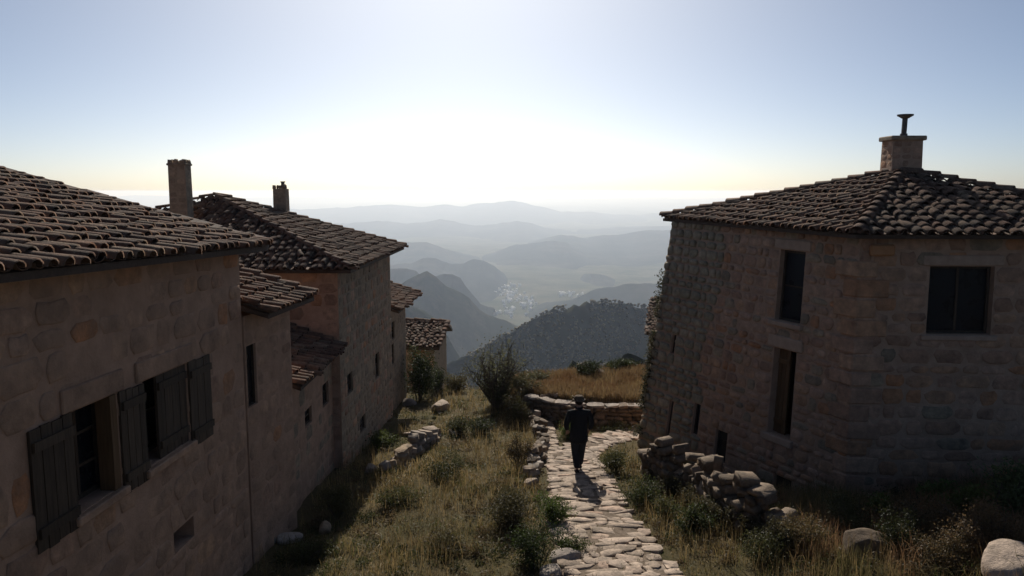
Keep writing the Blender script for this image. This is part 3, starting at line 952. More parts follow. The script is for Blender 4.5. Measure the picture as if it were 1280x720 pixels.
# ---- house 2: lower narrow house stepping down from house 1
h2o = (-6.0, 12.2, -5.7)
h2 = empty('stone_house', h2o, 'narrow low house wedged between the long shuttered house and the dark lean-to', 'house')
c0, c1 = (-3.97, 11.2), (-3.78, 12.9)
ze2 = at(352, 372, 12.9)[2] - 0.05; zb2 = -6.6
W2 = Wall((*c0, zb2), (*c1, zb2), (*c1, ze2), (*c0, ze2))
op2 = W2.rect(309, 430, 321, 508); W2.open = [op2]
W2.build(h2, h2o, M['plaster'], 0.35)
W2.stones((0.2, 0.34), (0.25, 0.6), (0.004, 0.014), [M['stone_render']] * 4 + [M['stone']], 0.014, 300, 8, skip=0.15)
plain_walls(h2, h2o, [((*c1, zb2), (-9, 12.95, zb2), (-9, 12.95, ze2), (*c1, ze2))], M['plaster'])
dark_window(W2, h2, op2, h2o, 0, 0, 0.06, fw=0.02)
plain_walls(h2, h2o, [((-4.6, 11.185, zb2), (*c0, zb2), (*c0, ze2), (-4.6, 11.185, ze2))], M['plaster'])
p2 = math.tan(math.radians(17))
e0 = np.array([c0[0] + 0.36, c0[1] + 0.05, ze2 + 0.03]); e1 = np.array([c1[0] + 0.36, c1[1] + 0.25, ze2 + 0.03])
r1 = e1 + np.array([-3.6, 0.1, 3.6 * p2]); r0 = e0 + np.array([-3.6, 0, 3.6 * p2])
gab = MB(); gab.add([(c1[0], c1[1], ze2), (-9, 12.93, ze2), (-7.2, 12.93, r1[2] - 0.12)], [(0, 1, 2)]); gab.build('gable', M['plaster'], h2, h2o)
build_roof(h2, h2o, [RoofPlane([e0, e1, r1, r0]), RoofPlane([r1 + np.array([-3, 0, -1.0]), r0 + np.array([-3, 0, -1.0]), r0, r1])], 0.21, 0.42, 0.30, 300, [(e1, r1, 0)], {0}, seed=6, jitter=1.4)

# ---- house 3: lean-to with a dark roof against the tall house
h3o = (-5.0, 14.7, -6.0)
h3 = empty('lean_to', h3o, 'small lean-to house with a shaded tile roof against the tall chimney house', 'house')
d0, d1 = (-4.0, 12.95), (-3.98, 16.6)
ze3 = at(385, 456, 14.7)[2] - 0.05; zb3 = -7.2
W3 = Wall((*d0, zb3), (*d1, zb3), (*d1, ze3), (*d0, ze3))
o1 = W3.rect(403, 478, 411, 507); o2 = W3.rect(381, 510, 390, 532); o3 = W3.rect(359, 524, 368, 610)
W3.open = [o1, o2, (o3[0], o3[1], 0.12, o3[3])]
W3.build(h3, h3o, M['plaster'], 0.35)
W3.stones((0.2, 0.32), (0.25, 0.55), (0.004, 0.014), [M['stone_render']] * 3 + [M['stone_grey']], 0.014, 300, 9, skip=0.15)
dark_window(W3, h3, o1, h3o, 0, 1, 0.07); dark_window(W3, h3, o2, h3o, 0, 1, 0.07)
shutter(W3, h3, (o3[0], o3[1], 0.12, o3[3]), h3o, -0.22, -0.18, 3, 'wood').name = 'door'
p3 = math.tan(math.radians(20))
e0 = np.array([d0[0] + 0.32, d0[1] + 0.1, ze3 + 0.03]); e1 = np.array([d1[0] + 0.30, d1[1] + 0.05, ze3 + 0.03])
r1 = e1 + np.array([-3.4, 0, 3.4 * p3]); r0 = e0 + np.array([-3.4, 0, 3.4 * p3])
build_roof(h3, h3o, [RoofPlane([e0, e1, r1, r0])], 0.2, 0.40, 0.29, 300, [], {0}, seed=7, jitter=1.4)

# ---- house 4: tall house with pyramid roof and two chimneys
h4o = (-7.7, 19.8, -7.0)
h4 = empty('stone_house', h4o, 'tall stone house with a hipped tile roof and two chimneys on the left', 'house')
f0, f1 = (-3.80, 16.62), (-3.62, 22.7)
ze4 = at(430, 335, 16.62)[2] - 0.03; zb4 = -9.0
W4 = Wall((*f0, zb4), (*f1, zb4), (*f1, ze4), (*f0, ze4))
o4 = [W4.rect(434, 466, 441, 492), W4.rect(469, 441, 474, 473), W4.rect(450, 520, 457, 540)]
W4.open = o4
W4.build(h4, h4o, M['mortar_grey'], 0.35)
W4.stones((0.17, 0.27), (0.22, 0.5), (0.008, 0.025), [M['stone']] * 1 + [M['stone_grey']] * 3, 0.02, 300, 12)
W4b = Wall((-12.0, 16.62, zb4), (*f0, zb4), (*f0, ze4), (-12.0, 16.62, ze4))
W4b.build(h4, h4o, M['plaster'])
W4b.stones((0.2, 0.32), (0.25, 0.55), (0.004, 0.016), [M['stone']], 0.02, 300, 13, skip=0.2, bmin=0.45)
plain_walls(h4, h4o, [((*f1, zb4), (-11.8, 22.9, zb4), (-11.8, 22.9, ze4), (*f1, ze4)), ((-11.8, 22.9, zb4), (-12.0, 16.62, zb4), (-12.0, 16.62, ze4), (-11.8, 22.9, ze4))], M['mortar_grey'])
for q in o4: dark_window(W4, h4, q, h4o, 0, 1, 0.06)
q0 = np.array([-12.3, 16.3, ze4 + 0.02]); q1 = np.array([f0[0] + 0.36, 16.28, ze4 + 0.02]); q2 = np.array([f1[0] + 0.38, 23.05, ze4 + 0.02]); q3 = np.array([-12.2, 23.2, ze4 + 0.02])
ap = at(270, 246, 19.8)
rf4 = build_roof(h4, h4o, [RoofPlane([q0, q1, ap]), RoofPlane([q1, q2, ap]), RoofPlane([q2, q3, ap]), RoofPlane([q3, q0, ap])], 0.18, 0.38, 0.27, 300,
                 [(q1, ap, 0), (q2, ap, 0), (q0, ap, 0)], {0, 1}, seed=9, jitter=1.2, ridge_scale=1.05)

def chimney(house, off, c, w, dpt, z0, z1, mat, stones, cap, seed, label=None, round_=False):
    mb = MB(); h = z1 - z0
    mb.hexa([(c[0] + sx * w / 2, c[1] + sy * dpt / 2, z0) for sx, sy in ((-1, -1), (1, -1), (1, 1), (-1, 1))] + [(c[0] + sx * w * 0.47, c[1] + sy * dpt * 0.47, z1) for sx, sy in ((-1, -1), (1, -1), (1, 1), (-1, 1))])
    ch = mb.build('chimney', mat, house, off)
    if label: ch['label'] = label
    r = random.Random(seed); xf = []
    for (P, Q) in (((-1, -1), (1, -1)), ((1, -1), (1, 1)), ((-1, 1), (-1, -1)), ((1, 1), (-1, 1))):
        W = Wall((c[0] + P[0] * w / 2, c[1] + P[1] * dpt / 2, z0), (c[0] + Q[0] * w / 2, c[1] + Q[1] * dpt / 2, z0),
                 (c[0] + Q[0] * w * .47, c[1] + Q[1] * dpt * .47, z1), (c[0] + P[0] * w * .47, c[1] + P[1] * dpt * .47, z1))
        W.obj = ch; W.off = off
        W.stones((0.11, 0.17), (0.16, 0.30), (0.002, 0.01), stones, 0.012, 120, seed, skip=0.15)
    return ch
cA = at(226, 240, 18.2)
chA = chimney(h4, h4o, (cA[0], 18.2), 0.42, 0.36, -1.4, at(226, 206, 18.2)[2], M['mortar_grey'], [M['stone_grey']], None, 3, 'thick chimney with a ring of upright cap stones')
xf = []; zt = at(226, 206, 18.2)[2]
for k, (dx, dy) in enumerate(((-.16, -.13), (-.01, -.14), (.16, -.13), (-.16, .02), (.16, .03), (-.16, .13), (0, .14), (.16, .13))):
    xf.append((k, np.diag([0.13, 0.13, 0.15]), (cA[0] + dx, 18.2 + dy, zt + 0.06), M['stone_grey']))
pieces(chA, 'cap_stone', ROCKS, 'cap_stone', xf, h4o)
mb = MB(); mb.box((cA[0], 18.2, zt + 0.005), (0.45, 0.39, 0.05)); mb.build('cap_slab', M['stone_grey'], chA, h4o, 0.01)
cB = at(352, 262, 21.0); zt = at(352, 236, 21.0)[2]
chB = chimney(h4, h4o, (cB[0], 21.0), 0.36, 0.34, -1.6, zt, M['mortar_grey'], [M['stone_grey']], None, 5, 'slender chimney with broken clay pots on top')
xf = [(k, np.diag([s, s, s * 1.2]), (cB[0] + dx, 21.0 + dy, zt + 0.05), M['stone_grey']) for k, (dx, dy, s) in enumerate(((-.15, -.1, .11), (.13, -.12, .14), (.08, .1, .12), (-.12, .12, .10), (0.02, -.14, .09)))]
pieces(chB, 'cap_stone', ROCKS, 'cap_stone', xf, h4o)
mb = MB(); mb.tube([(cB[0] + .05, 21, zt), (cB[0] + .06, 21, zt + .17)], [.045, .05], 8); mb.tube([(cB[0] + .06, 21, zt + .17), (cB[0] + .06, 21, zt + .20)], [.07, .07], 8)
mb.build('chimney_pot', M['metal'], chB, h4o)

# ---- house 5: beyond the tall house, only a strip shows
h5o = (-6.0, 25.0, -7.3)
h5 = empty('stone_house', h5o, 'stone house just beyond the tall chimney house, small eave corner sticking out', 'house')
g0, g1 = (-3.86, 22.95), (-3.74, 26.6)
ze5 = at(502, 372, 26.3)[2]; zb5 = -9.5
W5 = Wall((*g0, zb5), (*g1, zb5), (*g1, ze5), (*g0, ze5))
o5 = [W5.rect(489.5, 402, 493, 424), W5.rect(489, 430, 492.5, 456)]
W5.open = o5; W5.build(h5, h5o, M['mortar_grey'], 0.3)
W5.stones((0.18, 0.28), (0.22, 0.5), (0.008, 0.025), [M['stone_grey']], 0.02, 300, 14)
plain_walls(h5, h5o, [((*g1, zb5), (-9, 26.7, zb5), (-9, 26.7, ze5), (*g1, ze5))], M['mortar_grey'])
for q in o5: dark_window(W5, h5, q, h5o, 0, 1, 0.05, fw=0.03)
e0 = np.array([g0[0] + 0.42, g0[1] + .1, ze5 + 0.03]); e1 = np.array([g1[0] + 0.45, g1[1] + 0.35, ze5 + 0.03])
r1 = e1 + np.array([-4, 0, 4 * .33]); r0 = e0 + np.array([-4, 0, 4 * .33])
gab = MB(); gab.add([(g1[0], g1[1], ze5), (-9, 26.68, ze5), (-7.4, 26.68, r1[2] - .15)], [(0, 1, 2)]); gab.build('gable', M['mortar_grey'], h5, h5o)
build_roof(h5, h5o, [RoofPlane([e0, e1, r1, r0])], 0.2, 0.40, 0.29, 300, [(e1, r1, 0)], {0}, seed=10, jitter=1.6)

# ---- house 6: shed with a pale tile roof at the end of the row
h6o = (-4.2, 30.2, -7.5)
h6 = empty('shed', h6o, 'small stone shed with a bright sunlit tile roof at the end of the left row', 'shed')
def pz(u, v, Y): return at(u, v, Y)
e1 = pz(549, 434, 29.0); e0 = pz(490, 424, 29.0); e0 = np.array([e1[0] - 3.6, 29.0, e1[2] + 0.06])
r1 = pz(560, 403, 31.6); r0 = np.array([r1[0] - 3.8, 31.6, r1[2] + 0.1])
bk1 = np.array([r1[0] + 0.0, 34.0, r1[2] - 0.7]); bk0 = np.array([r0[0], 34.0, r0[2] - 0.7])
build_roof(h6, h6o, [RoofPlane([e0, e1, r1, r0]), RoofPlane([bk1, bk0, r0, r1])], 0.19, 0.36, 0.27, 300, [(r0, r1, 0), (e1, r1, 0)], {0, 1}, seed=15, jitter=1.8, thick=0.12)
zb6 = -9.5; xa, xb = e0[0] + 0.2, e1[0] - 0.22; zt6 = e1[2] - 0.10
W6 = Wall((xa, 29.3, zb6), (xb, 29.3, zb6), (xb, 29.3, zt6), (xa, 29.3, zt6)); W6.build(h6, h6o, M['mortar_grey'])
W6.stones((0.18, 0.28), (0.22, 0.5), (0.008, 0.025), [M['stone_grey'], M['stone']], 0.02, 300, 16)
plain_walls(h6, h6o, [((xb, 29.3, zb6), (xb + .1, 33.6, zb6), (xb + .1, 33.6, zt6), (xb, 29.3, zt6)), ((xa, 33.6, zb6), (xa, 29.3, zb6), (xa, 29.3, zt6), (xa, 33.6, zt6)), ((xb + .1, 33.6, zb6), (xa, 33.6, zb6), (xa, 33.6, zt6), (xb + .1, 33.6, zt6))], M['mortar_grey'])
gab = MB(); gab.add([(xb, 29.3, zt6), (xb + .1, 33.6, zt6), (xb + .05, 31.5, r1[2] - .14)], [(0, 1, 2)]); gab.build('gable', M['mortar_grey'], h6, h6o)

# ---- right house: battered walls, hipped roof, chimney with a flue
hro = (8.2, 16.6, -6.2)
hr = empty('stone_house', hro, 'big square stone house on the right with a hipped tile roof and a capped flue', 'house')
zer = at(1068, 292, 13.8)[2] - 0.02; zbr = -7.6
N0 = np.array([6.22, 13.75]); F0 = np.array([3.88, 19.5])
NB = np.array([6.18, 13.70, zbr]); NT = np.array([6.26, 13.80, zer])
FT = at(841, 272, 19.55); FB = at(796, 560, 19.1); k = (zbr - FT[2]) / (FB[2] - FT[2]); FB = FT + (FB - FT) * k
FT = np.array([FT[0], FT[1], zer + 0.05])
WA = Wall(FB, NB, NT, FT)
def rc(*q): return WA.rect(*q)
w1 = rc(972, 313, 1004, 403); dr = rc(963, 436, 992, 546)
sl = [rc(834, 500, 839, 552), rc(866, 504, 874, 544), rc(839, 418, 844, 442)]
ar = [rc(893, 538, 908, 578), rc(966, 596, 988, 640)]
WA.open = [w1, dr] + sl + ar
WA.build(hr, hro, M['mortar'], 0.34)
SEAM = WA.ab(888, 420)[0]
def pickA(a, b, r):
    if a < SEAM + 0.03 * math.sin(b * 9): return M['stone_old']
    return M['stone'] if r.random() < 0.85 else M['stone_grey']
WA.stones((0.13, 0.26), (0.17, 0.46), (0.012, 0.045), None, 0.024, 300, 21, pick=pickA)
BR = np.array([11.6, 13.25, zbr]); TR = np.array([11.5, 13.35, zer + 0.02])
WB = Wall(NB, BR, TR, NT)
w2 = WB.rect(1160, 333, 1241, 418)
WB.open = [w2]
WB.build(hr, hro, M['mortar'], 0.34)
WB.stones((0.17, 0.33), (0.24, 0.66), (0.010, 0.036), [M['stone']] * 8 + [M['stone_grey']], 0.022, 300, 22)
bk = np.array([10.1, 20.2])
plain_walls(hr, hro, [(BR, (bk[0], bk[1], zbr), (bk[0], bk[1], zer), TR), ((bk[0], bk[1], zbr), FB, FT, (bk[0], bk[1], zer))], M['mortar'])
dark_window(WA, hr, w1, hro, 0, 1, 0.14); dark_window(WB, hr, w2, hro, 1, 0, 0.16)
for q in sl + ar: dark_window(WA, hr, q, hro, 0, 0, 0.09, fw=0.02)
# door: ochre leaf on the left half, dark gap on the right
dl = (dr[0], dr[0] + (dr[1] - dr[0]) * 0.5, dr[2], dr[3])
shutter(WA, hr, dl, hro, -0.20, -0.16, 3, 'wood_warm', 'ochre plank leaf standing half open').name = 'door'
for op, up, dn in ((w1, 0.22, 0.12), (dr, 0.26, 0.16)):
    mb = MB(); WA.box(mb, (op[0], op[1], op[3] + 0.002, op[3] + up / WA.Hh), -0.3, 0.045, (0.16, 0.16, 0, 0)); mb.build('lintel', M['lintel'], hr, hro, 0.015)
    mb = MB(); WA.box(mb, (op[0], op[1], op[2] - dn / WA.Hh, op[2] - 0.002), -0.3, 0.10, (0.10, 0.10, 0, 0)); mb.build('sill', M['lintel'], hr, hro, 0.015)
mb = MB(); WB.box(mb, (w2[0], w2[1], w2[3] + 0.002, w2[3] + 0.2 / WB.Hh), -0.3, 0.035, (0.14, 0.14, 0, 0)); mb.build('lintel', M['lintel'], hr, hro, 0.015)
mb = MB(); WB.box(mb, (w2[0], w2[1], w2[2] - 0.11 / WB.Hh, w2[2] - 0.002), -0.3, 0.06, (0.10, 0.10, 0, 0)); mb.build('sill', M['lintel'], hr, hro, 0.015)
# quoins on the near corner
M['corbel'] = mat_plain('orange_corbel_stone', (0.36, 0.17, 0.08), (0.46, 0.24, 0.11), 6, 0.9, 0.4)
r = random.Random(2); z = 0.06; i = 0
while z < 0.93:
    hgt = r.uniform(0.26, 0.36); L = (0.55, 0.34)[i % 2]; L2 = (0.30, 0.5)[i % 2]
    b0, b1 = z, z + hgt / WB.Hh - 0.004
    mb = MB()
    P = [WB.pt(0, b, 0) for b in (b0, b1)]
    d1_ = WB.U; d2_ = -WA.U; o_ = WB.N * 0.030 + WA.N * 0.030
    def cq(p): return [p + o_, p + d1_ * L + WB.N * 0.034, p + d1_ * L - WB.N * 0.05, p - WB.N * 0.05 - WA.N * 0.05, p + d2_ * L2 - WA.N * 0.05, p + d2_ * L2 + WA.N * 0.034]
    lo, hi = cq(P[0]), cq(P[1])
    mb.add(lo + hi, [(5, 4, 3, 2, 1, 0), (6, 7, 8, 9, 10, 11)] + [(j, (j + 1) % 6, 6 + (j + 1) % 6, 6 + j) for j in range(6)])
    mb.build('quoin', M['stone'], hr, hro, 0.02)
    z = b1 + 0.006; i += 1
mb = MB(); WB.box(mb, (0.03, 0.11, 0.945, 0.975), 0.0, 0.12); mb.build('corbel', M['corbel'], hr, hro, 0.03)
# roof
en = np.array([6.02, 13.42, zer + 0.02]); ef = at(829, 264, 19.9); ef = np.array([ef[0], 19.9, zer + 0.08]); er = np.array([11.9, 12.95, zer + 0.03]); eb_ = np.array([10.4, 20.6, zer + 0.03])
apr = at(1128, 216, 16.8)
rfr = build_roof(hr, hro, [RoofPlane([ef, en, apr]), RoofPlane([en, er, apr]), RoofPlane([er, eb_, apr]), RoofPlane([eb_, ef, apr])], 0.23, 0.42, 0.29, 300,
                 [(en, apr, 0), (ef, apr, 0), (er, apr, 0)], {0, 1}, seed=31, jitter=1.1, ridge_scale=1.15)
# mortar ridge widening at the near hip
mb = MB()
for t0, t1 in ((0.02, 0.35), (0.35, 0.65), (0.65, 0.98)):
    p, q = en + (apr - en) * t0, en + (apr - en) * t1
    s_ = nrm(np.cross(apr - en, [0, 0, 1])) * 0.17
    up = np.array([0, 0, 0.085])
    mb.hexa([p - s_, p + s_, q + s_, q - s_] + [p - s_ * .5 + up, p + s_ * .5 + up, q + s_ * .5 + up, q - s_ * .5 + up])
mb.build('hip_mortar', M['pan'], rfr, hro)
cc = at(1130, 190, 16.9); zt = at(1130, 176, 16.9)[2]
chR = chimney(hr, hro, (cc[0], 17.0), 0.68, 0.54, -0.3, zt, M['mortar'], [M['stone']], None, 8)
mb = MB(); mb.box((cc[0], 17.0, zt + 0.05), (0.76, 0.62, 0.10)); mb.build('cap_slab', M['stone_grey'], chR, hro, 0.02)
zf = at(1130, 144, 17.0)[2]
mb = MB(); mb.tube([(cc[0] + .02, 17, zt + .1), (cc[0] + .03, 17, zf)], [.055, .055], 10); mb.tube([(cc[0] + .02, 17, zt + .1), (cc[0] + .02, 17, zt + .16)], [.08, .075], 10)
fl = mb.build('flue', M['metal'], chR, hro)
mb = MB(); mb.tube([(cc[0] + .03, 17, zf - .02), (cc[0] + .03, 17, zf + .015)], [.16, .17], 12); mb.tube([(cc[0] + .03, 17, zf - .07), (cc[0] + .03, 17, zf - .02)], [.07, .15], 10, False)
mb.build('flue_cap', M['metal'], chR, hro)

# ---- house 8: a corner of another building peeping out behind the right house
h8o = (6.5, 33.0, -8.5)
h8 = empty('ruined_hut', h8o, 'dim hut corner with a ragged eave peeping out behind the right stone house', 'hut')
t8 = at(808, 420, 32.0); zt8 = t8[2] + 0.15; x8 = at(811, 430, 32)[0]
W8 = Wall((x8, 32, -12), (x8 + 4, 32, -12), (x8 + 4, 32, zt8), (x8, 32, zt8)); W8.build(h8, h8o, M['mortar_grey'])
W8.stones((0.18, 0.28), (0.22, 0.5), (0.01, 0.03), [M['stone_grey']], 0.02, 300, 41)
plain_walls(h8, h8o, [((x8 + .9, 36, -12), (x8, 32, -12), (x8, 32, zt8), (x8 + .9, 36, zt8)), ((x8 + 4, 32, -12), (x8 + 4, 36, -12), (x8 + 4, 36, zt8), (x8 + 4, 32, zt8)), ((x8 + 4, 36, -12), (x8 + .9, 36, -12), (x8 + .9, 36, zt8), (x8 + 4, 36, zt8))], M['mortar_grey'])
build_roof(h8, h8o, [RoofPlane([(x8 - .25, 31.7, zt8 + .02), (x8 + 4.3, 31.7, zt8 + .02), (x8 + 5.3, 36.3, zt8 + 0.9), (x8 + 0.8, 36.3, zt8 + 0.9)])], 0.2, 0.4, 0.29, 300, [], {0}, seed=43, jitter=2)
# ================================================================ PATH
def path_frame(P, s):
    L = [0]
    for a, b in zip(P[:-1], P[1:]): L.append(L[-1] + math.hypot(b[0] - a[0], b[1] - a[1]))
    s = min(max(s, 0), L[-1] - 1e-6)
    i = max(j for j in range(len(L) - 1) if L[j] <= s); t = (s - L[i]) / (L[i + 1] - L[i])
    a, b = np.array(P[i]), np.array(P[i + 1])
    d = nrm((b - a)[:2]); c = a + (b - a) * t
    return c[:2], d, c[2]
def path_len(P): return sum(math.hypot(b[0] - a[0], b[1] - a[1]) for a, b in zip(P[:-1], P[1:]))

bedv, bedf = [], []
for P, lift in ((_main, 0.012), (_left, 0.018)):
    L = path_len(P); n = int(L / 0.15); m = 9; base = len(bedv)
    for i in range(n + 1):
        c, d, w = path_frame(P, L * i / n); nn = np.array([d[1], -d[0]])
        for j in range(m):
            e = (j / (m - 1) * 2 - 1)
            q = c + nn * e * (w + 0.06 + 0.10 * fbm(np.array(i * 0.31 + 7 * j // 8), np.array(3.3 + (j > 4)), 2))
            bedv.append((q[0], q[1], float(H(q[0], q[1])) + lift + 0.02 * (1 - e * e) - 0.03 * (abs(e) > 0.95)))
    for i in range(n):
        for j in range(m - 1):
            a = base + i * m + j; bedf.append((a, a + 1, a + m + 1, a + m))
bedf = [f[::-1] for f in bedf]
path = link('path', np_mesh('path', bedv, np.array(bedf), M['path'], smooth_shade=True))
tag(path, 'rough stone path winding down between the houses', None, None, 'structure')

r = random.Random(5); xf = []
for P, s0, scale in ((_main, 3.2, 1.0), (_left, 0.2, 0.8)):
    L = path_len(P); s = s0
    while s < L - 0.05:
        c, d, w = path_frame(P, s)
        row = r.uniform(0.10, 0.25) * scale
        nn = np.array([d[1], -d[0]])
        x = -w + r.uniform(-0.06, 0.1)
        skew = r.uniform(-0.22, 0.22)
        while x < w - 0.08:
            cw = r.choice((r.uniform(0.14, 0.36), r.uniform(0.3, 0.85))) * scale
            if x + cw > w + 0.15: cw = w + 0.1 - x
            if cw > 0.12 and r.random() > 0.07:
                mid = x + cw / 2
                q = c + nn * mid + d * (row / 2 + skew * mid * 0.4 + r.uniform(-0.03, 0.03))
                yaw = r.gauss(0, 0.12) + skew * 0.4
                U = np.array([nn[0] * math.cos(yaw) + d[0] * math.sin(yaw), nn[1] * math.cos(yaw) + d[1] * math.sin(yaw), r.gauss(0, 0.06)])
                U = nrm(U); V = nrm(np.array([d[0] * math.cos(yaw) - nn[0] * math.sin(yaw), d[1] * math.cos(yaw) - nn[1] * math.sin(yaw), r.gauss(-0.01, 0.05)]))
                N = nrm(np.cross(U, V)); V = np.cross(N, U)
                th = r.uniform(0.07, 0.13)
                B = np.stack([U * cw * 0.97, V * row * r.uniform(1.02, 1.28), N * th], 1)
                z = float(H(q[0], q[1])) - th + r.uniform(0.030, 0.062)
                xf.append((r.randrange(len(SLABS)), B, np.array([q[0], q[1], z]), M['path_stone']))
            x += cw + r.uniform(-0.03, 0.03)
        s += row + r.uniform(-0.02, 0.015)
pieces(path, 'paving_stone', SLABS, 'paving_stone', xf, (0, 0, 0), 300)

# ================================================================ DRY STONE WALLS AND ROCKS
def rock_basis(r, sx, sy, sz, yaw, tilt=0.12):
    E = Matrix.Rotation(yaw, 3, 'Z') @ Matrix.Rotation(r.gauss(0, tilt), 3, 'X') @ Matrix.Rotation(r.gauss(0, tilt), 3, 'Y')
    return np.array(E) @ np.diag([sx, sy, sz])

def stone_line(name, pts, height, label, cat, mats, seed, sw=(0.22, 0.48), sh=(0.13, 0.22), depth=0.36, ragged=0.0, cap=None, batter=0.08, tilt=0.10, stand=0.0, jog=0.03, faced=True):
    """pts: (x, y, base z, height factor) along the foot of the wall"""
    r = random.Random(seed)
    P = np.array(pts, float); c = P[len(P) // 2]
    root = empty(name, (c[0], c[1], c[2]), label, cat)
    seg = np.hypot(np.diff(P[:, 0]), np.diff(P[:, 1])); S = np.concatenate([[0], np.cumsum(seg)])
    xf = []
    top = height
    z = -0.12
    while z < top:
        h = r.uniform(*sh); s = r.uniform(-0.2, 0)
        while s < S[-1]:
            w = r.uniform(*sw); m = s + w / 2
            if m > S[-1]: break
            x, y, bz, hf = (np.interp(m, S, P[:, i]) for i in range(4))
            i = min(int(np.searchsorted(S, m)) - 1, len(seg) - 1); i = max(i, 0)
            dx, dy = P[i + 1, 0] - P[i, 0], P[i + 1, 1] - P[i, 1]; yaw = math.atan2(dy, dx)
            n = np.array([-dy, dx]) / math.hypot(dx, dy)
            lim = height * hf * (1 + r.uniform(-ragged, ragged * 0.5))
            if z + h * 0.5 < lim:
                dd = depth * r.uniform(0.8, 1.1)
                q = np.array([x, y]) + n * (batter * z + r.uniform(-jog, jog))
                mt = r.choice(mats)
                sz = h * r.uniform(1.0, 1.2)
                if stand and z > lim * 0.55 and r.random() < stand:
                    B = rock_basis(r, w * 0.75, 0.16, h * r.uniform(1.5, 2.4), yaw + r.gauss(0, .35), 0.16)
                else:
                    B = rock_basis(r, w * 1.04, dd, sz, yaw + r.gauss(0, 0.06), tilt)
                # faced stone: flat irregular outline looking out of the wall (towards the open side)
                if not faced:
                    xf.append((r.randrange(len(SLABS)), rock_basis(r, w, dd * r.uniform(0.7, 1.2), sz, yaw + r.gauss(0, 0.5), 0.2), np.array([q[0], q[1], bz + z]), mt)); s = s + w; continue
                out = -1.0 if np.dot(B[:, 1], [x, y, 0]) > 0 else 1.0
                B = np.stack([B[:, 0] * -out, B[:, 2], B[:, 1] * out], 1)
                cpos = np.array([q[0], q[1], bz + z + h / 2]) - B[:, 2] * 0.5
                xf.append((r.randrange(len(SLABS)), B, cpos, mt))
            s = s + w
        z += h * 0.93
    if cap is not None:
        s = 0.0
        while s < S[-1]:
            w = r.uniform(0.35, 0.7); m = min(s + w / 2, S[-1])
            x, y, bz, hf = (np.interp(m, S, P[:, i]) for i in range(4))
            i = max(min(int(np.searchsorted(S, m)) - 1, len(seg) - 1), 0)
            dx, dy = P[i + 1, 0] - P[i, 0], P[i + 1, 1] - P[i, 1]; yaw = math.atan2(dy, dx); n = np.array([-dy, dx]) / math.hypot(dx, dy)
            q = np.array([x, y]) + n * (batter * height * hf + 0.03)
            xf.append((r.randrange(len(SLABS)), rock_basis(r, w * 1.02, depth * 1.1, 0.06, yaw + r.gauss(0, 0.05), 0.035), np.array([q[0], q[1], bz + height * hf - 0.02]), cap))
            s += w
    pieces(root, 'stone', SLABS, 'rubble_stone', xf, (c[0], c[1], c[2]), 300)
    return root

# terrace wall
pts = []
for x in np.linspace(0.42, 4.6, 14):
    y = float(np.interp(x, WALL_X, WALL_Y)) - 0.10
    bz = float(H(x, y - 0.15)) - 0.02
    pts.append((x, y, bz, max(0.2, (-6.13 - bz))))
stone_line('terrace_wall', pts, 1.0, 'curved dry stone terrace wall with pale capping below the orange grass', 'wall', [M['ruin_stone']], 3, cap=M['rock'], depth=0.36, batter=0.0, tilt=0.04, jog=0.012, sw=(0.18, 0.42), sh=(0.09, 0.15))
# ruined wall in front of the right house
def gl(lst): return [tuple(ground_at(u, v)) for u, v in lst]
pts = []
for (u, v, hf) in ((984, 672, 0.55), (960, 668, 0.8), (930, 664, 1.0), (905, 648, 0.9), (880, 632, 1.0), (862, 622, 0.7), (842, 610, 1.0), (822, 600, 1.1), (806, 592, 0.8)):
    p = ground_at(u, v); pts.append((p[0], p[1], p[2], hf))
pts = pts[::-1]
stone_line('ruined_wall', [p for p in pts[::-1]], 0.92, 'ragged ruined rubble wall with upright slabs along the foot of the right house', 'wall', [M['ruin_stone']], 7, (0.14, 0.36), (0.13, 0.22), 0.36, 0.55, None, 0.0, 0.12, 0.22, 0.03)
# low tumbled wall on the left slope
pts = [(*ground_at(u, v), hf) for u, v, hf in ((482, 592, .6), (498, 586, .9), (512, 576, 1), (524, 566, 1.0), (536, 556, .9), (546, 548, .5))]
stone_line('tumbled_wall', pts[::-1], 0.42, 'low tumbled stone wall on the grass slope below the tall chimney house', 'wall', [M['rock'], M['stone_grey'], M['path_stone']], 9, (0.16, 0.36), (0.08, 0.15), 0.34, 0.4, None, 0.0, 0.16, faced=False)
# kerb stones along the left edge of the path
pts = [(*ground_at(u, v), hf) for u, v, hf in ((664, 600, .7), (668, 588, .9), (673, 572, 1), (679, 560, 1), (677, 548, 1), (672, 538, 1), (668, 527, 1), (664, 516, .8))]
stone_line('path_edging', pts[::-1], 0.34, 'broken kerb of dark stones holding the left edge of the path', 'wall', [M['ruin_stone'], M['ruin_stone'], M['rock']], 11, (0.14, 0.34), (0.08, 0.15), 0.26, 0.5, None, 0.0, 0.18, jog=0.08, faced=False)

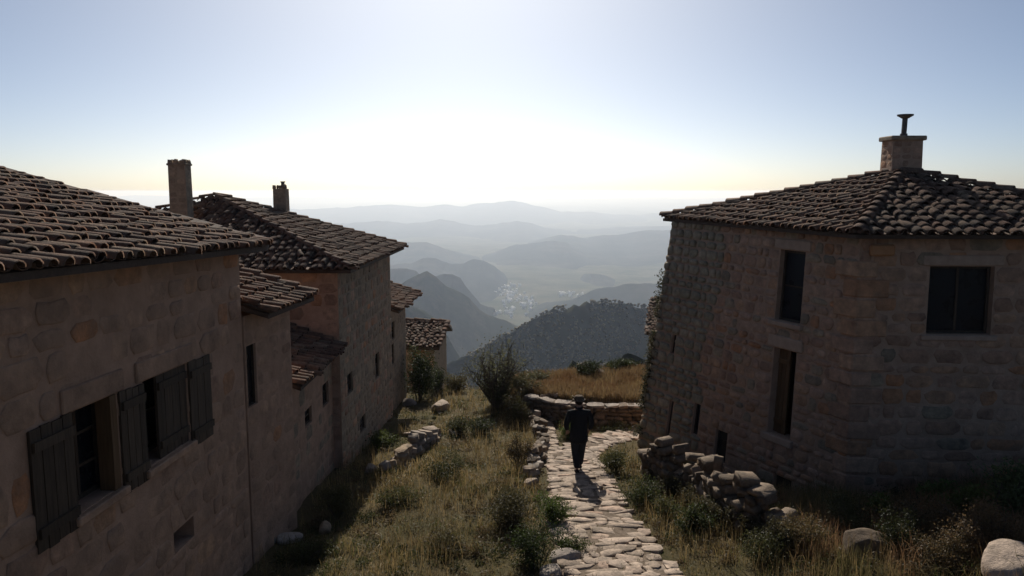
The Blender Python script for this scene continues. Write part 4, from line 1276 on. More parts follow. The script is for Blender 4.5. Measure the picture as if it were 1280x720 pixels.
def rock(u, v, sx, sy, sz, label, seed, sink=0.3, mat='rock', name='rock', at_xyz=None, group=None, rnd=0.0):
    r = random.Random(seed)
    bm = bmesh.new(); bmesh.ops.create_icosphere(bm, subdivisions=4, radius=0.5)
    ang = r.random() * 6
    cuts = [(Vector((r.gauss(0, 1), r.gauss(0, 1), r.gauss(0.2, 0.8))).normalized(), r.uniform(0.30, 0.42) + rnd) for _ in range(9)]
    for q in bm.verts:
        for n, d in cuts:
            k = q.co.dot(n) - d
            if k > 0: q.co -= n * k * 0.85
        nz = float(fbm(np.array(q.co.x * 4 + seed), np.array(q.co.y * 4 + q.co.z * 3.1), 4)) * 0.16
        q.co *= 1 + nz
        q.co.x *= sx; q.co.y *= sy; q.co.z *= sz
    for f in bm.faces: f.smooth = True
    me = bpy.data.meshes.new(name); bm.to_mesh(me); bm.free(); me.materials.append(M[mat])
    o = link(name, me)
    p = ground_at(u, v) if at_xyz is None else at_xyz
    o.location = (p[0], p[1], p[2] + sz * (0.5 - sink)); o.rotation_euler = (r.gauss(0, .1), r.gauss(0, .1), ang)
    return tag(o, label, 'rock', group)
rock(1268, 718, 0.95, 0.75, 0.62, 'big pale boulder in the bottom right corner', 1, 0.35, 'path_stone', 'boulder', rnd=0.045)
rock(1082, 694, 0.75, 0.5, 0.55, 'dark mossy boulder half buried in the weeds below the right house corner', 2, 0.3, 'ruin_stone', 'boulder', rnd=0.05)
rock(1052, 692, 0.16, 0.16, 0.14, 'small white stone beside the mossy boulder', 3)
rock(334, 676, 0.55, 0.4, 0.32, 'flat topped rock at the foot of the long shuttered house', 4)
rock(362, 676, 0.5, 0.4, 0.2, 'low pale rock right of the flat topped rock', 5)
rock(405, 666, 0.40, 0.25, 0.22, 'dark square stone block lying alone in the dry grass', 6, 0.2, 'stone_grey')
rock(310, 652, 0.16, 0.16, 0.22, 'small bright stone against the corner of the long house', 7)
rock(550, 512, 0.9, 0.6, 0.5, 'pale slanting slab below the small shed', 8, 0.3, 'path_stone')
rock(512, 506, 0.5, 0.5, 0.4, 'grey stone beside the far corner of the left row', 9)
rock(463, 590, 0.30, 0.3, 0.28, 'small white stone at the edge of the house shadow', 10, 0.3, 'path_stone')
rock(514, 545, 0.5, 0.35, 0.18, 'flat stone just above the tumbled wall', 11, .3, 'path_stone')
rock(542, 541, 0.5, 0.35, 0.18, 'thin flat stone right above the tumbled wall', 12, .3)
rock(570, 542, 0.8, 0.4, 0.22, 'long dark flat stone below the two dark bushes', 13, .3)
rock(730, 469, 0.62, 0.55, 0.62, 'dark outcrop boulder on the far rim of the terrace', 14, .12, 'ruin_stone', 'boulder')
rock(750, 470, 0.9, 0.45, 0.3, 'low dark outcrop beside the rim boulder', 15, .25, 'ruin_stone', 'boulder')
rock(706, 662, 0.45, 0.35, 0.16, 'flat pale stone in the grass left of the path', 16, .4, 'path_stone')
rock(704, 700, 0.62, 0.4, 0.26, 'large grey stone at the left edge of the near path', 17, .4)
rock(690, 718, 0.5, 0.4, 0.2, 'stone at the bottom edge left of the path', 18, .4)
rock(664, 607, 0.35, 0.3, 0.26, 'light stone at the end of the broken kerb', 19, .3, 'path_stone')
rock(1245, 612, 0.45, 0.3, 0.3, 'grey block leaning in the shadow of the right house front', 20, .1)

# ================================================================ VEGETATION
def inside_house(x, y):
    k = (x < np.interp(y, [0, 11.2, 12.9, 16.6, 22.8, 26.6, 27], [-4.3, -3.9, -3.75, -3.9, -3.6, -3.7, -3.7])) & (y < 26.7)
    k |= (x > -6.6) & (x < -2.7) & (y > 29.1) & (y < 33.8)
    # right house base
    xl = np.interp(y, [13.7, 19.2], [6.1, 3.0])
    k |= (y > np.interp(x, [6.0, 11.6], [13.75, 13.3])) & (y < 20.5) & (x > xl) & (y > 13.2)
    return k
def yw_of(x): return np.interp(x, WALL_X, WALL_Y)

def blades(name, X, Y, hgt, wid, cols, label, lean=0.75, seg=2, zoff=0.0, Z=None):
    n = len(X)
    Zb = (H(X, Y) if Z is None else Z) - 0.02 + zoff
    az = RNG.random(n) * 6.283; ln = np.abs(RNG.normal(0, lean, n)) * hgt
    face = RNG.random(n) * 6.283
    px, py = np.cos(face) * wid * 0.5, np.sin(face) * wid * 0.5
    dx, dy = np.cos(az) * ln, np.sin(az) * ln
    V = np.zeros((n, 5, 3))
    V[:, 0] = np.stack([X - px, Y - py, Zb], 1); V[:, 1] = np.stack([X + px, Y + py, Zb], 1)
    mx, my, mz = X + dx * 0.35, Y + dy * 0.35, Zb + hgt * 0.58
    V[:, 2] = np.stack([mx + px * 0.75, my + py * 0.75, mz], 1); V[:, 3] = np.stack([mx - px * 0.75, my - py * 0.75, mz], 1)
    V[:, 4] = np.stack([X + dx, Y + dy, Zb + np.sqrt(np.maximum(hgt ** 2 - (ln * .8) ** 2, (0.3 * hgt) ** 2))], 1)
    b = (np.arange(n) * 5)[:, None]
    q = b + np.array([[0, 1, 2, 3]]); t = b + np.array([[3, 2, 4]])
    C = np.repeat(cols[:, None, :], 5, 1)
    o = link(name, np_mesh(name, V.reshape(-1, 3), [q, t], M['grass'], C.reshape(-1, 3)))
    return tag(o, label, 'grass', None, 'stuff')

def scatter(n, y0, y1, margin=2.5):
    """points over the view wedge, thinning with distance"""
    y = y0 * (y1 / y0) ** RNG.random(n)
    x = RNG.uniform(-1, 1, n) * (y * 0.68 + margin)
    return x, y

OLIVE = np.array([0.118, 0.102, 0.036]); STRAW = np.array([0.36, 0.255, 0.115]); TAN = np.array([0.13, 0.095, 0.045]); GREEN = np.array([0.055, 0.085, 0.020]); RUST = np.array([0.22, 0.115, 0.045])
def mixcol(a, b, t): return a[None] * (1 - t[:, None]) + b[None] * t[:, None]

# mixed grass over the whole slope
X, Y = scatter(330000, 7.5, 34.0)
d = path_dist(X, Y)
keep = ~inside_house(X, Y) & (d > 0.02 + 0.14 * RNG.random(len(X)))
patch = fbm(X * 0.9 + 3, Y * 0.9, 4) * 2
terr = (Y > yw_of(X) + 0.1) & (X > 0.2)
shade_left = (X < -2.2) & (Y < 27)
keep &= (RNG.random(len(X)) < np.where(terr, 0.15, np.clip(0.62 + patch * 0.9, 0.12, 1)))
keep &= ~(shade_left & (RNG.random(len(X)) < 0.45))
X, Y, patch, d = X[keep], Y[keep], patch[keep], d[keep]
gsel = RNG.random(len(X)); t = np.clip(0.54 + patch * 0.55 + RNG.normal(0, .2, len(X)), 0, 1)
cols = mixcol(OLIVE, STRAW, t ** 1.5)
k = gsel < 0.3; cols[k] = mixcol(GREEN, TAN, RNG.random(k.sum()))
rightbank = smooth(5.0, 7.5, X) * (1 - smooth(13, 15, Y))
cols = cols * (1 - 0.65 * rightbank[:, None]) + np.array([0.15, 0.085, 0.045])[None] * 0.65 * rightbank[:, None]
hgt = RNG.uniform(0.04, 0.17, len(X)) * (1 + np.clip(fbm(X * 1.7, Y * 1.7 + 40, 3) * 4, -0.4, 1.6)) * np.clip(0.45 + d * 1.2, 0.45, 1)
blades('wild_grass', X, Y, hgt, RNG.uniform(0.006, 0.014, len(X)) * np.clip(Y / 12, 1, 2.2), cols, 'mixed dry and green wild grass covering the slope')
# tufts rooted in the joints of the path
X, Y = scatter(60000, 7.5, 22.0, 1.0)
k = (path_dist(X, Y) < 0.05) & (fbm(X * 2.2 + 70, Y * 2.2, 3) > 0.07)
X, Y = X[k], Y[k]
blades('path_weeds', X, Y, RNG.uniform(0.03, 0.11, len(X)), RNG.uniform(0.006, 0.012, len(X)), mixcol(GREEN, TAN, RNG.random(len(X))), 'short weeds sprouting between the path stones', 0.8, Z=H(X, Y) + 0.015)
# tall straw stalks
X, Y = scatter(52000, 7.5, 34.0)
keep = ~inside_house(X, Y) & (path_dist(X, Y) > 0.2) & (fbm(X * 0.7 + 20, Y * 0.7 + 8, 4) > 0.02)
X, Y = X[keep], Y[keep]
blades('straw_stalks', X, Y, RNG.uniform(0.2, 0.48, len(X)), RNG.uniform(0.004, 0.008, len(X)) * np.clip(Y / 11, 1, 2.4), mixcol(STRAW, TAN, RNG.random(len(X))), 'tall dry straw stalks standing in loose drifts', 0.3)
# orange grass on the terrace
n = 60000
X = RNG.uniform(-0.6, 9, n); Y = RNG.uniform(21.4, 27.6, n)
keep = (Y > yw_of(X) + 0.12) & ~inside_house(X, Y) & (X > -0.3 + 0.2 * (Y - 22) * 0 + fbm(Y * 0.8, Y * 0 + 2, 2) * 0.8)
X, Y = X[keep], Y[keep]
tt = np.clip(fbm(X * 1.1, Y * 1.1 + 60, 3) * 2 + 0.5 + RNG.normal(0, .2, len(X)), 0, 1)
blades('orange_grass', X, Y, RNG.uniform(0.10, 0.28, len(X)), RNG.uniform(0.012, 0.024, len(X)), mixcol(np.array([0.17, 0.095, 0.045]), np.array([0.23, 0.165, 0.085]), tt), 'orange dry grass covering the terrace behind the stone wall', 0.35)
# weeds at the foot of the right house front
n = 26000
X = RNG.uniform(3.6, 12, n); Y = RNG.uniform(8.0, 14.2, n)
keep = ~inside_house(X, Y) & (path_dist(X, Y) > 0.5) & (fbm(X * 0.9, Y * 0.9 + 5, 4) + 0.08 * (X - 6) > -0.05)
X, Y = X[keep], Y[keep]
cw = mixcol(np.array([0.26, 0.15, 0.08]), np.array([0.12, 0.105, 0.045]), np.clip(fbm(X * 1.3 + 9, Y * 1.3, 3) * 3 + 0.5, 0, 1))
blades('rusty_weeds', X, Y, RNG.uniform(0.12, 0.5, len(X)), RNG.uniform(0.006, 0.013, len(X)), cw, 'rusty brown weeds crowding the bank below the right house', 0.5)

def leaf_cloud(P, size, cols, flat=0.0):
    """small folded leaves (two triangles each) at points P"""
    n = len(P)
    a = RNG.normal(0, 1, (n, 3)); a /= np.linalg.norm(a, axis=1)[:, None]
    b = RNG.normal(0, 1, (n, 3)); b -= (b * a).sum(1)[:, None] * a; b /= np.linalg.norm(b, axis=1)[:, None]
    c = np.cross(a, b)
    L = (size * RNG.uniform(0.6, 1.3, n))[:, None]; Wd = L * 0.45
    V = np.stack([P, P + a * L * 0.5 + b * Wd * 0.5 + c * L * 0.08, P + a * L, P + a * L * 0.5 - b * Wd * 0.5 + c * L * 0.08], 1)
    i = (np.arange(n) * 4)[:, None]
    F = np.concatenate([i + np.array([[0, 1, 2]]), i + np.array([[0, 2, 3]])])
    return V.reshape(-1, 3), F, np.repeat(cols[:, None, :], 4, 1).reshape(-1, 3)

# low heath: small twiggy cushions everywhere, nobody could count them
def heath(name, n, y0, y1, label, ca, cb, leaf, rmin, rmax, per, mask):
    X, Y = scatter(n, y0, y1)
    k = ~inside_house(X, Y) & (path_dist(X, Y) > 0.12) & mask(X, Y)
    X, Y = X[k], Y[k]; R = RNG.uniform(rmin, rmax, len(X)); Z = H(X, Y)
    m = per; a = RNG.normal(0, 1, (len(X), m, 3)); a /= np.linalg.norm(a, axis=2)[..., None]; a[..., 2] = np.abs(a[..., 2])
    rad = RNG.random((len(X), m, 1)) ** 0.4
    P = np.stack([X, Y, Z - 0.01], 1)[:, None, :] + a * rad * R[:, None, None] * np.array([1, 1, 0.85])
    t = np.clip(RNG.random((len(X), 1)) * 0.7 + RNG.random((len(X), m)) * 0.3, 0, 1).ravel()
    V, F, C = leaf_cloud(P.reshape(-1, 3), leaf, mixcol(np.array(ca), np.array(cb), t))
    tag(link(name, np_mesh(name, V, F, M['leaf'], C)), label, 'ground cover', None, 'stuff')
heath('dry_heath', 2600, 7.6, 30, 'dry brown heath cushions scattered through the grass', (0.06, 0.042, 0.02), (0.17, 0.12, 0.062), 0.045, 0.06, 0.26, 100, lambda X, Y: ((Y < yw_of(X)) | (X < 0)) & (fbm(X * 0.8 + 50, Y * 0.8, 4) > -0.03))
heath('green_heath', 2000, 7.6, 30, 'low dark green cushions scattered through the grass', (0.022, 0.028, 0.010), (0.075, 0.08, 0.028), 0.045, 0.06, 0.30, 110, lambda X, Y: ((Y < yw_of(X)) | (X < 0)) & (fbm(X * 0.7 + 80, Y * 0.7 + 5, 4) > 0.0))

def shrub(name, p, h, rad, n_leaf, leaf, c1, c2, label, cat, stems=9, up=0.5, lobes=7, group=None, seed=0, bare=0.0, dense=0.5):
    r = random.Random(seed); rng = np.random.default_rng(seed + 50)
    root = empty(name, tuple(p), label, cat, group)
    off = np.asarray(p, float)
    mb = MB(); tips = []
    for i in range(stems):
        a = r.random() * 6.283; rr = rad * math.sqrt(r.random()) * (1 - up * 0.2)
        top = np.array([math.cos(a) * rr, math.sin(a) * rr, h * r.uniform(0.72, 1.0) * math.sqrt(max(0.1, 1 - 0.8 * (rr / rad) ** 2))])
        b0 = np.array([math.cos(a) * rr * 0.15, math.sin(a) * rr * 0.15, -0.1])
        mid = b0 + (top - b0) * 0.5 + np.array([r.gauss(0, .06), r.gauss(0, .06), h * 0.05])
        w = 0.006 + 0.012 * h
        mb.tube([off + b0, off + mid, off + top], [w, w * 0.7, w * 0.25], 5)
        tips.append((b0, mid, top))
        for k in range(4):
            t = r.uniform(0.25, 0.95)
            q = (b0 + (mid - b0) * t * 2) if t < .5 else (mid + (top - mid) * (t - .5) * 2)
            e = q + np.array([r.gauss(0, rad * 0.28), r.gauss(0, rad * 0.28), h * r.uniform(0.08, 0.28)])
            mb.tube([off + q, off + e], [w * 0.4, w * 0.12], 4)
            tips.append((q, (q + e) / 2, e))
    mb.build('stems', M['bark'], root, off)
    T = np.array([x[2] for x in tips]); B = np.array([x[0] for x in tips])
    lob = rng.integers(0, len(T), n_leaf); t = np.clip(rng.beta(2.2, 1.0, n_leaf), 0, 1)[:, None]
    P = B[lob] * (1 - t) + T[lob] * t + rng.normal(0, 1, (n_leaf, 3)) * np.array([rad, rad, h * 0.5]) * 0.11 * (1 + dense)
    P[:, 2] = np.maximum(P[:, 2], 0.01)
    k = rng.random(n_leaf); lobv = rng.random(len(T))[lob]
    cols = mixcol(np.array(c1), np.array(c2), np.clip(0.5 * k + 0.5 * lobv, 0, 1))
    V, F, C = leaf_cloud(P, leaf, cols)
    link('foliage', np_mesh('foliage', V, F, M['leaf'], C), root)
    return root

DG1, DG2 = (0.022, 0.030, 0.010), (0.055, 0.065, 0.022)
OG1, OG2 = (0.050, 0.055, 0.018), (0.12, 0.115, 0.045)
GG1, GG2 = (0.055, 0.085, 0.018), (0.12, 0.15, 0.040)
BR1, BR2 = (0.09, 0.06, 0.03), (0.21, 0.135, 0.07)
def px_shrub(u, v, wpx, hpx, n, leaf, c1, c2, label, seed, name='bush', cat='bush', **kw):
    p = ground_at(u, v); d = p[1] * CP - p[2] * SP
    return shrub(name, p, hpx * d / FPX, wpx * d / FPX * 0.5, n, leaf, c1, c2, label, cat, seed=seed, **kw)
# the big loose shrub at the rim
px_shrub(622, 504, 70, 86, 3000, 0.07, (0.075, 0.08, 0.042), (0.19, 0.18, 0.095), 'tall loose grey green shrub with bare upright twigs in the middle distance', 1, 'shrub', 'shrub', stems=34, dense=0.9, up=0.0)
px_shrub(622, 506, 34, 34, 2200, 0.07, (0.04, 0.046, 0.02), (0.10, 0.10, 0.045), 'dark dense bush in front of the tall loose shrub', 2, stems=14, dense=0.9)
px_shrub(652, 492, 40, 24, 1800, 0.07, (0.08, 0.08, 0.035), (0.17, 0.15, 0.075), 'olive bush right of the tall loose shrub', 3, stems=14)
px_shrub(672, 478, 30, 18, 1200, 0.07, (0.08, 0.085, 0.045), (0.16, 0.15, 0.08), 'small grey green bush at the left rim of the terrace', 4)
px_shrub(592, 478, 44, 40, 3200, 0.08, OG1, OG2, 'bush left of the tall loose shrub on the slope rim', 5)
px_shrub(572, 490, 40, 26, 2400, 0.07, BR1, OG2, 'rust tinted low bush below the shed corner', 6)
px_shrub(524, 500, 50, 60, 5200, 0.08, DG1, DG2, 'dark bush growing against the shed wall', 7, dense=0.9)
px_shrub(548, 492, 24, 36, 1800, 0.07, DG1, (0.06, 0.07, 0.03), 'thin dark bush at the right corner of the shed', 8)
px_shrub(572, 543, 44, 22, 2000, 0.055, (0.035, 0.04, 0.016), (0.085, 0.085, 0.036), 'left one of two dark round bushes on the grass slope', 9, dense=.9)
px_shrub(600, 541, 46, 20, 2000, 0.055, (0.03, 0.036, 0.016), (0.06, 0.068, 0.03), 'right one of two dark round bushes on the grass slope', 10, dense=.9)
px_shrub(646, 532, 34, 40, 2600, 0.055, BR1, DG2, 'brownish bush beside the upper steps of the path', 11)
px_shrub(558, 598, 56, 24, 2600, 0.05, (0.032, 0.038, 0.015), (0.08, 0.08, 0.033), 'dark green bush just right of the tumbled wall', 12, dense=.9)
px_shrub(632, 658, 70, 46, 5200, 0.04, (0.04, 0.04, 0.018), (0.11, 0.09, 0.042), 'shaggy dark bush on the slope left of the path', 13, dense=.8)
px_shrub(690, 655, 50, 40, 3400, 0.04, GG1, GG2, 'green tuft spilling over the left path edge', 14)
px_shrub(672, 708, 70, 50, 4800, 0.036, DG1, (0.06, 0.085, 0.025), 'dark green clump at the bottom left of the path', 15)
px_shrub(716, 690, 36, 22, 2400, 0.034, GG1, (0.08, 0.09, 0.03), 'low green clump creeping onto the near path', 16)
px_shrub(650, 584, 30, 44, 2200, 0.045, DG1, BR2, 'dark scrub hanging over the broken kerb', 17)
px_shrub(800, 632, 52, 34, 3000, 0.042, DG1, (0.075, 0.085, 0.03), 'dark bush at the right edge of the path by the ruined wall', 18, dense=.8)
px_shrub(770, 590, 44, 30, 2400, 0.045, OG1, OG2, 'olive bush right of the walking person', 19)
px_shrub(860, 668, 54, 40, 3600, 0.04, DG1, (0.07, 0.085, 0.028), 'dark bush below the ruined wall', 20)
px_shrub(832, 650, 40, 30, 2200, 0.04, OG1, OG2, 'pale olive bush between the path and the ruined wall', 21)
px_shrub(708, 549, 30, 22, 1700, 0.05, GG1, GG2, 'bright green tuft inside the bend of the path', 22)
px_shrub(768, 538, 50, 10, 1400, 0.05, OG1, OG2, 'low weeds along the foot of the terrace wall', 23)
# weeds and leafy plants on the right bank
px_shrub(1170, 634, 40, 34, 1500, 0.06, GG1, (0.15, 0.19, 0.05), 'bright leafy sprig in front of the dark right house wall', 24, 'leafy_plant', 'plant', stems=7)
px_shrub(1105, 648, 36, 30, 1300, 0.05, GG1, (0.13, 0.16, 0.04), 'leafy sprig near the right house corner', 25, 'leafy_plant', 'plant', stems=7)
px_shrub(1262, 650, 70, 80, 2600, 0.065, (0.06, 0.075, 0.025), (0.15, 0.17, 0.07), 'tall leafy plant at the right edge of the picture', 26, 'leafy_plant', 'plant', stems=12)
px_shrub(1215, 650, 50, 48, 2200, 0.055, OG1, GG2, 'leafy weed left of the tall plant on the right edge', 27, 'leafy_plant', 'plant', stems=10)
px_shrub(1130, 690, 70, 46, 4200, 0.036, DG1, (0.06, 0.06, 0.025), 'dark weedy bush behind the mossy boulder', 28)
px_shrub(1180, 712, 70, 44, 4200, 0.034, DG1, BR2, 'dark weedy bush at the bottom right', 29)
px_shrub(1010, 690, 80, 44, 4600, 0.036, OG1, BR2, 'brownish weed clump below the end of the ruined wall', 30)
px_shrub(960, 700, 70, 34, 3600, 0.036, DG1, OG2, 'olive weed clump in front of the ruined wall', 31)
px_shrub(1225, 690, 80, 60, 4200, 0.036, BR1, BR2, 'rust brown bush left of the big pale boulder', 32)
px_shrub(1165, 664, 120, 40, 5200, 0.04, (0.05, 0.045, 0.02), BR2, 'brown weed hedge along the foot of the right house front', 33, stems=20)
px_shrub(1060, 662, 70, 40, 3400, 0.04, (0.05, 0.05, 0.02), OG2, 'weed clump at the near corner of the right house', 34)
px_shrub(300, 694, 36, 44, 2200, 0.036, OG1, OG2, 'sunlit weed tuft at the corner of the long shuttered house', 35)
px_shrub(425, 645, 50, 40, 3000, 0.045, (0.07, 0.06, 0.022), (0.14, 0.12, 0.05), 'ochre bush at the edge of the house shadow', 36)
px_shrub(380, 700, 60, 26, 3000, 0.034, OG1, OG2, 'low weed clump right of the pale rocks', 37)
px_shrub(480, 560, 40, 22, 2000, 0.05, OG1, GG2, 'green weeds above the left end of the tumbled wall', 38)
px_shrub(500, 632, 60, 20, 2400, 0.045, OG1, OG2, 'low olive bush in the middle of the dry slope', 39)
px_shrub(560, 690, 56, 24, 2600, 0.036, BR1, OG2, 'low brown weed clump in the near dry grass', 40)
px_shrub(775, 462, 44, 14, 1600, 0.09, DG1, DG2, 'dark scrub on the far rim of the terrace', 41)
px_shrub(738, 472, 34, 22, 1700, 0.07, DG1, DG2, 'dark scrub around the rim boulder of the terrace', 43)
px_shrub(800, 460, 36, 30, 1800, 0.09, DG1, DG2, 'dark bush on the terrace rim beside the right house', 42)

for i in range(26):
    t = i / 25; u = 985 - 165 * t + random.uniform(-6, 6); vv = 690 - 82 * t + random.uniform(-4, 10)
    px_shrub(u, vv, 34, random.uniform(22, 46) * (1 - 0.3 * t), 1000, 0.038, (0.04, 0.04, 0.018), (0.12, 0.10, 0.05), ['dry weed tuft growing along the foot of the ruined wall'][0], 60 + i, 'weed', 'weed', stems=6, group='weed tufts along the ruined wall')
# ivy and weeds clinging to the ragged far corner of the right house
n = 2600
b = RNG.beta(1.0, 1.4, n); P = np.stack([WA.pt(-0.012 + abs(RNG.normal(0, 0.018)), 0.2 + 0.62 * q, RNG.normal(0.04, 0.06)) for q in b])
k = fbm(b * 9, b * 0 + 2, 3) > -0.12
P = P[k]; V, F, C = leaf_cloud(P, 0.07, mixcol(np.array(DG1), np.array((0.10, 0.085, 0.05)), RNG.random(len(P))))
iv = link('ivy', np_mesh('ivy', V, F, M['leaf'], C)); tag(iv, 'dry creeper clinging to the ragged far edge of the right house', 'creeper')
# ================================================================ PERSON
def skin_mesh(name, chains, mat, parent=None, sub=1, loc=(0, 0, 0), rotz=0.0, root=0):
    """chains: vertex list [(x,y,z,rx,ry)], edges; grown with a Skin modifier into one surface"""
    V, E = chains
    me = bpy.data.meshes.new(name)
    me.from_pydata([v[:3] for v in V], E, [])
    o = link(name, me, parent)
    o.location = loc; o.rotation_euler.z = rotz
    sk = o.modifiers.new('skin', 'SKIN')
    lay = me.skin_vertices
    if not lay:
        bm = bmesh.new(); bm.from_mesh(me); bm.verts.layers.skin.verify(); bm.to_mesh(me); bm.free()
    for i, v in enumerate(V):
        d = me.skin_vertices[0].data[i]; d.radius = (v[3], v[4]); d.use_root = (i == root)
    sk.use_smooth_shade = True
    s = o.modifiers.new('sub', 'SUBSURF'); s.levels = sub; s.render_levels = sub
    me.materials.append(mat)
    return o

def mat_cloth(name, c):
    m, n, l, p = new_mat(name)
    pos = geo_pos(n)
    cc = ramp(n, l, noise(n, l, 25, 5, 0.6, pos), [(0.3, tuple(x * 0.75 for x in c)), (0.7, tuple(x * 1.2 for x in c))])
    l.new(cc, p.inputs["Base Color"]); p.inputs["Roughness"].default_value = 0.95; p.inputs["Specular IOR Level"].default_value = 0.15
    b = n.new("ShaderNodeBump"); b.inputs["Strength"].default_value = 0.4; b.inputs["Distance"].default_value = 0.01
    l.new(noise(n, l, 14, 3, 0.5, pos), b.inputs["Height"]); l.new(b.outputs[0], p.inputs["Normal"])
    return m
skin = mat_cloth('skin', (0.30, 0.19, 0.14)); coat_m = mat_cloth('black_coat', (0.018, 0.018, 0.020)); trou_m = mat_cloth('dark_trousers', (0.022, 0.024, 0.030))
hat_m = mat_cloth('brown_hat', (0.11, 0.08, 0.055)); shoe_m = mat_cloth('dark_shoe', (0.03, 0.025, 0.022)); hair_m = mat_cloth('dark_hair', (0.025, 0.018, 0.014))
pp = ground_at(723, 592)
pl = (pp[0], pp[1], pp[2] + 0.045)
# local: +Y is where the person walks, z up from the soles; height 1.76 without the hat
V = []; E = []
def add(v, p=None):
    V.append(v); i = len(V) - 1
    if p is not None: E.append((p, i))
    return i
pel = add((0, 0, 0.95, .13, .10)); sp1 = add((0, .01, 1.12, .125, .095), pel); ch = add((0, .015, 1.32, .155, .11), sp1); nk0 = add((0, .02, 1.46, .09, .075), ch)
nk = add((0, .03, 1.52, .055, .058), nk0); jaw = add((0, .05, 1.60, .066, .078), nk); hd = add((0, .045, 1.68, .078, .095), jaw); cr = add((0, .035, 1.75, .055, .07), hd)
nose = add((0, .158, 1.645, .012, .014), jaw)
JO = {}
for s in (-1, 1):
    ea = add((s * .083, .03, 1.655, .010, .022), hd)
    sh = add((s * .185, .0, 1.43, .062, .062), nk0); el = add((s * .265, -.03, 1.17, .045, .045), sh); wr = add((s * .235, .10, .985, .030, .026), el)
    pa = add((s * .215, .155, .93, .036, .020), wr)
    JO[s] = (sh, el, wr, pa)
    for k, (fx, ln) in enumerate(((-.026, .068), (-.009, .078), (.009, .074), (.026, .060))):
        b = (s * .215 + fx, .18, .905); m = (b[0], b[1] + ln * .45, b[2] - ln * .45); t = (b[0], b[1] + ln * .5, b[2] - ln * .98)
        i = add((*b, .0095, .0095), pa); i = add((*m, .0085, .0085), i); add((*t, .007, .007), i)
    tb = add((s * .215 - s * .036, .145, .925, .011, .011), pa); add((s * .215 - s * .052, .185, .895, .009, .009), tb)
    hp = add((s * .085, 0, .88, .095, .095), pel)
    if s > 0:   # right foot forward
        kn = add((s * .075, .10, .50, .060, .062), hp); an = add((s * .05, .16, .09, .032, .036), kn); to = add((s * .055, .28, .045, .024, .018), an); he = add((s * .05, .13, .055, .024, .022), an)
    else:
        kn = add((s * .075, .03, .49, .060, .062), hp); an = add((s * .045, -.14, .11, .032, .036), kn); to = add((s * .05, -.03, .045, .024, .018), an); he = add((s * .047, -.165, .06, .024, .022), an)
body = skin_mesh('person', (V, E), skin, None, 2, pl, math.radians(4))
body.scale = (1.05, 0.94, 0.94)
tag(body, 'person in a dark coat and brimmed hat walking away down the stone path', 'person')
# face
fb = MB()
for s in (-1, 1): fb.tube([(s * .032, .128, 1.675), (s * .032, .136, 1.675)], [.012, .008], 8)
fb.build('eyes', hair_m, body)
fb = MB(); fb.tube([(-.026, .128, 1.598), (0, .134, 1.596), (.026, .128, 1.598)], [.005, .007, .005], 6); fb.build('mouth', hat_m, body)
# coat: torso, flared hem and sleeves as one surface
C = [(0, .0, .66, .215, .15), (0, .0, .82, .215, .16), (0, .005, 1.0, .20, .15), (0, .012, 1.18, .195, .145), (0, .015, 1.34, .205, .145), (0, .02, 1.455, .125, .10), (0, .025, 1.515, .078, .075)]
CE = [(0, 1), (1, 2), (2, 3), (3, 4), (4, 5), (5, 6)]
for s in (-1, 1):
    b = len(C)
    C += [(s * .185, .0, 1.425, .088, .085), (s * .225, -.015, 1.30, .078, .076), (s * .272, -.03, 1.17, .068, .066), (s * .255, .035, 1.07, .060, .058), (s * .238, .095, .99, .052, .048)]
    CE += [(5, b), (b, b + 1), (b + 1, b + 2), (b + 2, b + 3), (b + 3, b + 4)]
skin_mesh('coat', (C, CE), coat_m, body, 2)
col = MB(); col.tube([(0, .025, 1.495), (0, .03, 1.555)], [.085, .078], 14, False); col.build('collar', coat_m, body)
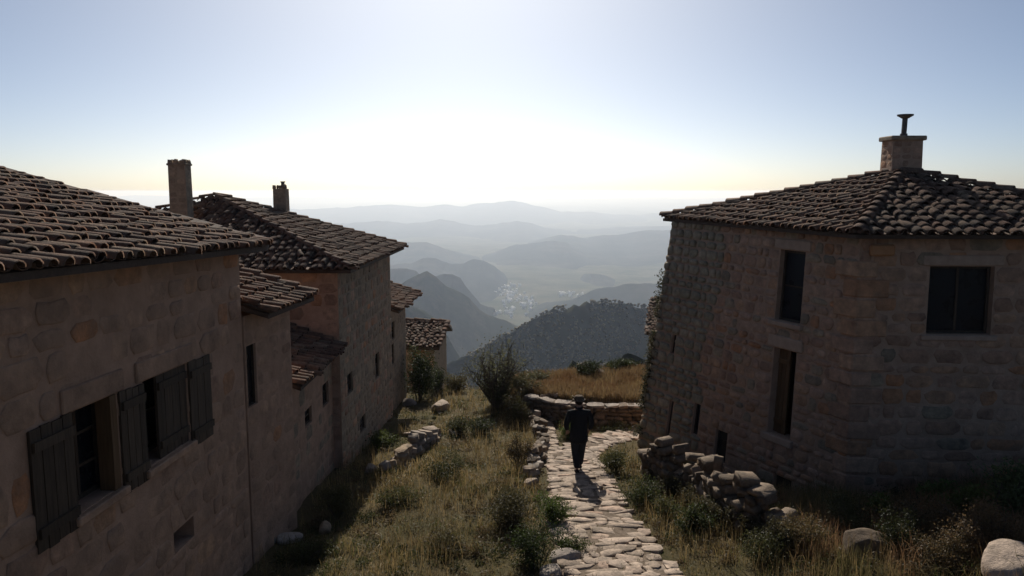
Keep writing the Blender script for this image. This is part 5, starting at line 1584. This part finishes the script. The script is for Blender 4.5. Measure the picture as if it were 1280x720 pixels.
# trousers
T = [(0, 0, .93, .15, .12)]; TE = []
for s in (-1, 1):
    b = len(T)
    if s > 0: T += [(s * .085, .01, .80, .105, .105), (s * .075, .10, .50, .080, .082), (s * .05, .155, .10, .062, .068)]
    else: T += [(s * .085, .0, .80, .105, .105), (s * .075, .03, .49, .080, .082), (s * .045, -.135, .11, .062, .068)]
    TE += [(0, b), (b, b + 1), (b + 1, b + 2)]
skin_mesh('trousers', (T, TE), trou_m, body, 2)
for s, y, zz in ((1, .16, 0.0), (-1, -.14, .0)):
    S = [(s * .05, y - .005, .12 + zz, .05, .052), (s * .05, y - .05, .05 + zz, .046, .046), (s * .05, y + .03, .065 + zz, .048, .05), (s * .053, y + .12, .04 + zz, .048, .034), (s * .055, y + .17, .032 + zz, .038, .026)]
    skin_mesh('shoe', (S, [(0, 1), (1, 2), (2, 3), (3, 4)]), shoe_m, body, 2)
# hair below the hat and the hat itself
hb = skin_mesh('hair', ([(0, .0, 1.60, .06, .045), (0, .0, 1.66, .082, .075), (0, .02, 1.71, .083, .095)], [(0, 1), (1, 2)]), hair_m, body, 2)
hm_ = MB(); ctr = np.array([0, .035, 0])
prof = [(.0, 1.725), (.10, 1.722), (.132, 1.708), (.139, 1.711), (.134, 1.718), (.105, 1.738), (.100, 1.755), (.094, 1.795), (.074, 1.822), (.04, 1.82), (.0, 1.812)]
vs, fs = [], []; n = 20
for i, (rr, z) in enumerate(prof):
    for k in range(n):
        a = 2 * math.pi * k / n
        vs.append((rr * math.cos(a), .035 + rr * 1.12 * math.sin(a), z + (0.018 * abs(math.cos(a)) ** 3 if 2 <= i <= 4 else 0)))
for i in range(len(prof) - 1):
    for k in range(n): fs.append((i * n + k, i * n + (k + 1) % n, (i + 1) * n + (k + 1) % n, (i + 1) * n + k))
hm_.add(vs, fs); hat = hm_.build('hat', hat_m, body)
for q in hat.data.polygons: q.use_smooth = True
hb2 = MB(); hb2.tube([(0, .035, 1.740), (0, .035, 1.762)], [.109, .105], 20, False); hb2.build('hat_band', coat_m, hat)
# ---------------------------------------------------------------- haze
hz = MB(); hz.box((0, 1000, (-560 + 4.0) / 2), (52000, 52000, 564.0))
ho = hz.build('haze', None)
hm = bpy.data.materials.new('haze_air'); hm.use_nodes = True
hn = hm.node_tree.nodes; hn.remove(hn["Principled BSDF"])
pv = hn.new("ShaderNodeVolumePrincipled")
pv.inputs["Color"].default_value = (0.68, 0.80, 1.0, 1)
pv.inputs["Density"].default_value = 1.42e-4
pv.inputs["Anisotropy"].default_value = 0.50
pv.inputs["Absorption Color"].default_value = (1, 1, 1, 1)
hm.node_tree.links.new(pv.outputs[0], hn["Material Output"].inputs["Volume"])
ho.data.materials.append(hm)
tag(ho, 'thin blue grey haze filling the valley air', None, None, 'stuff')
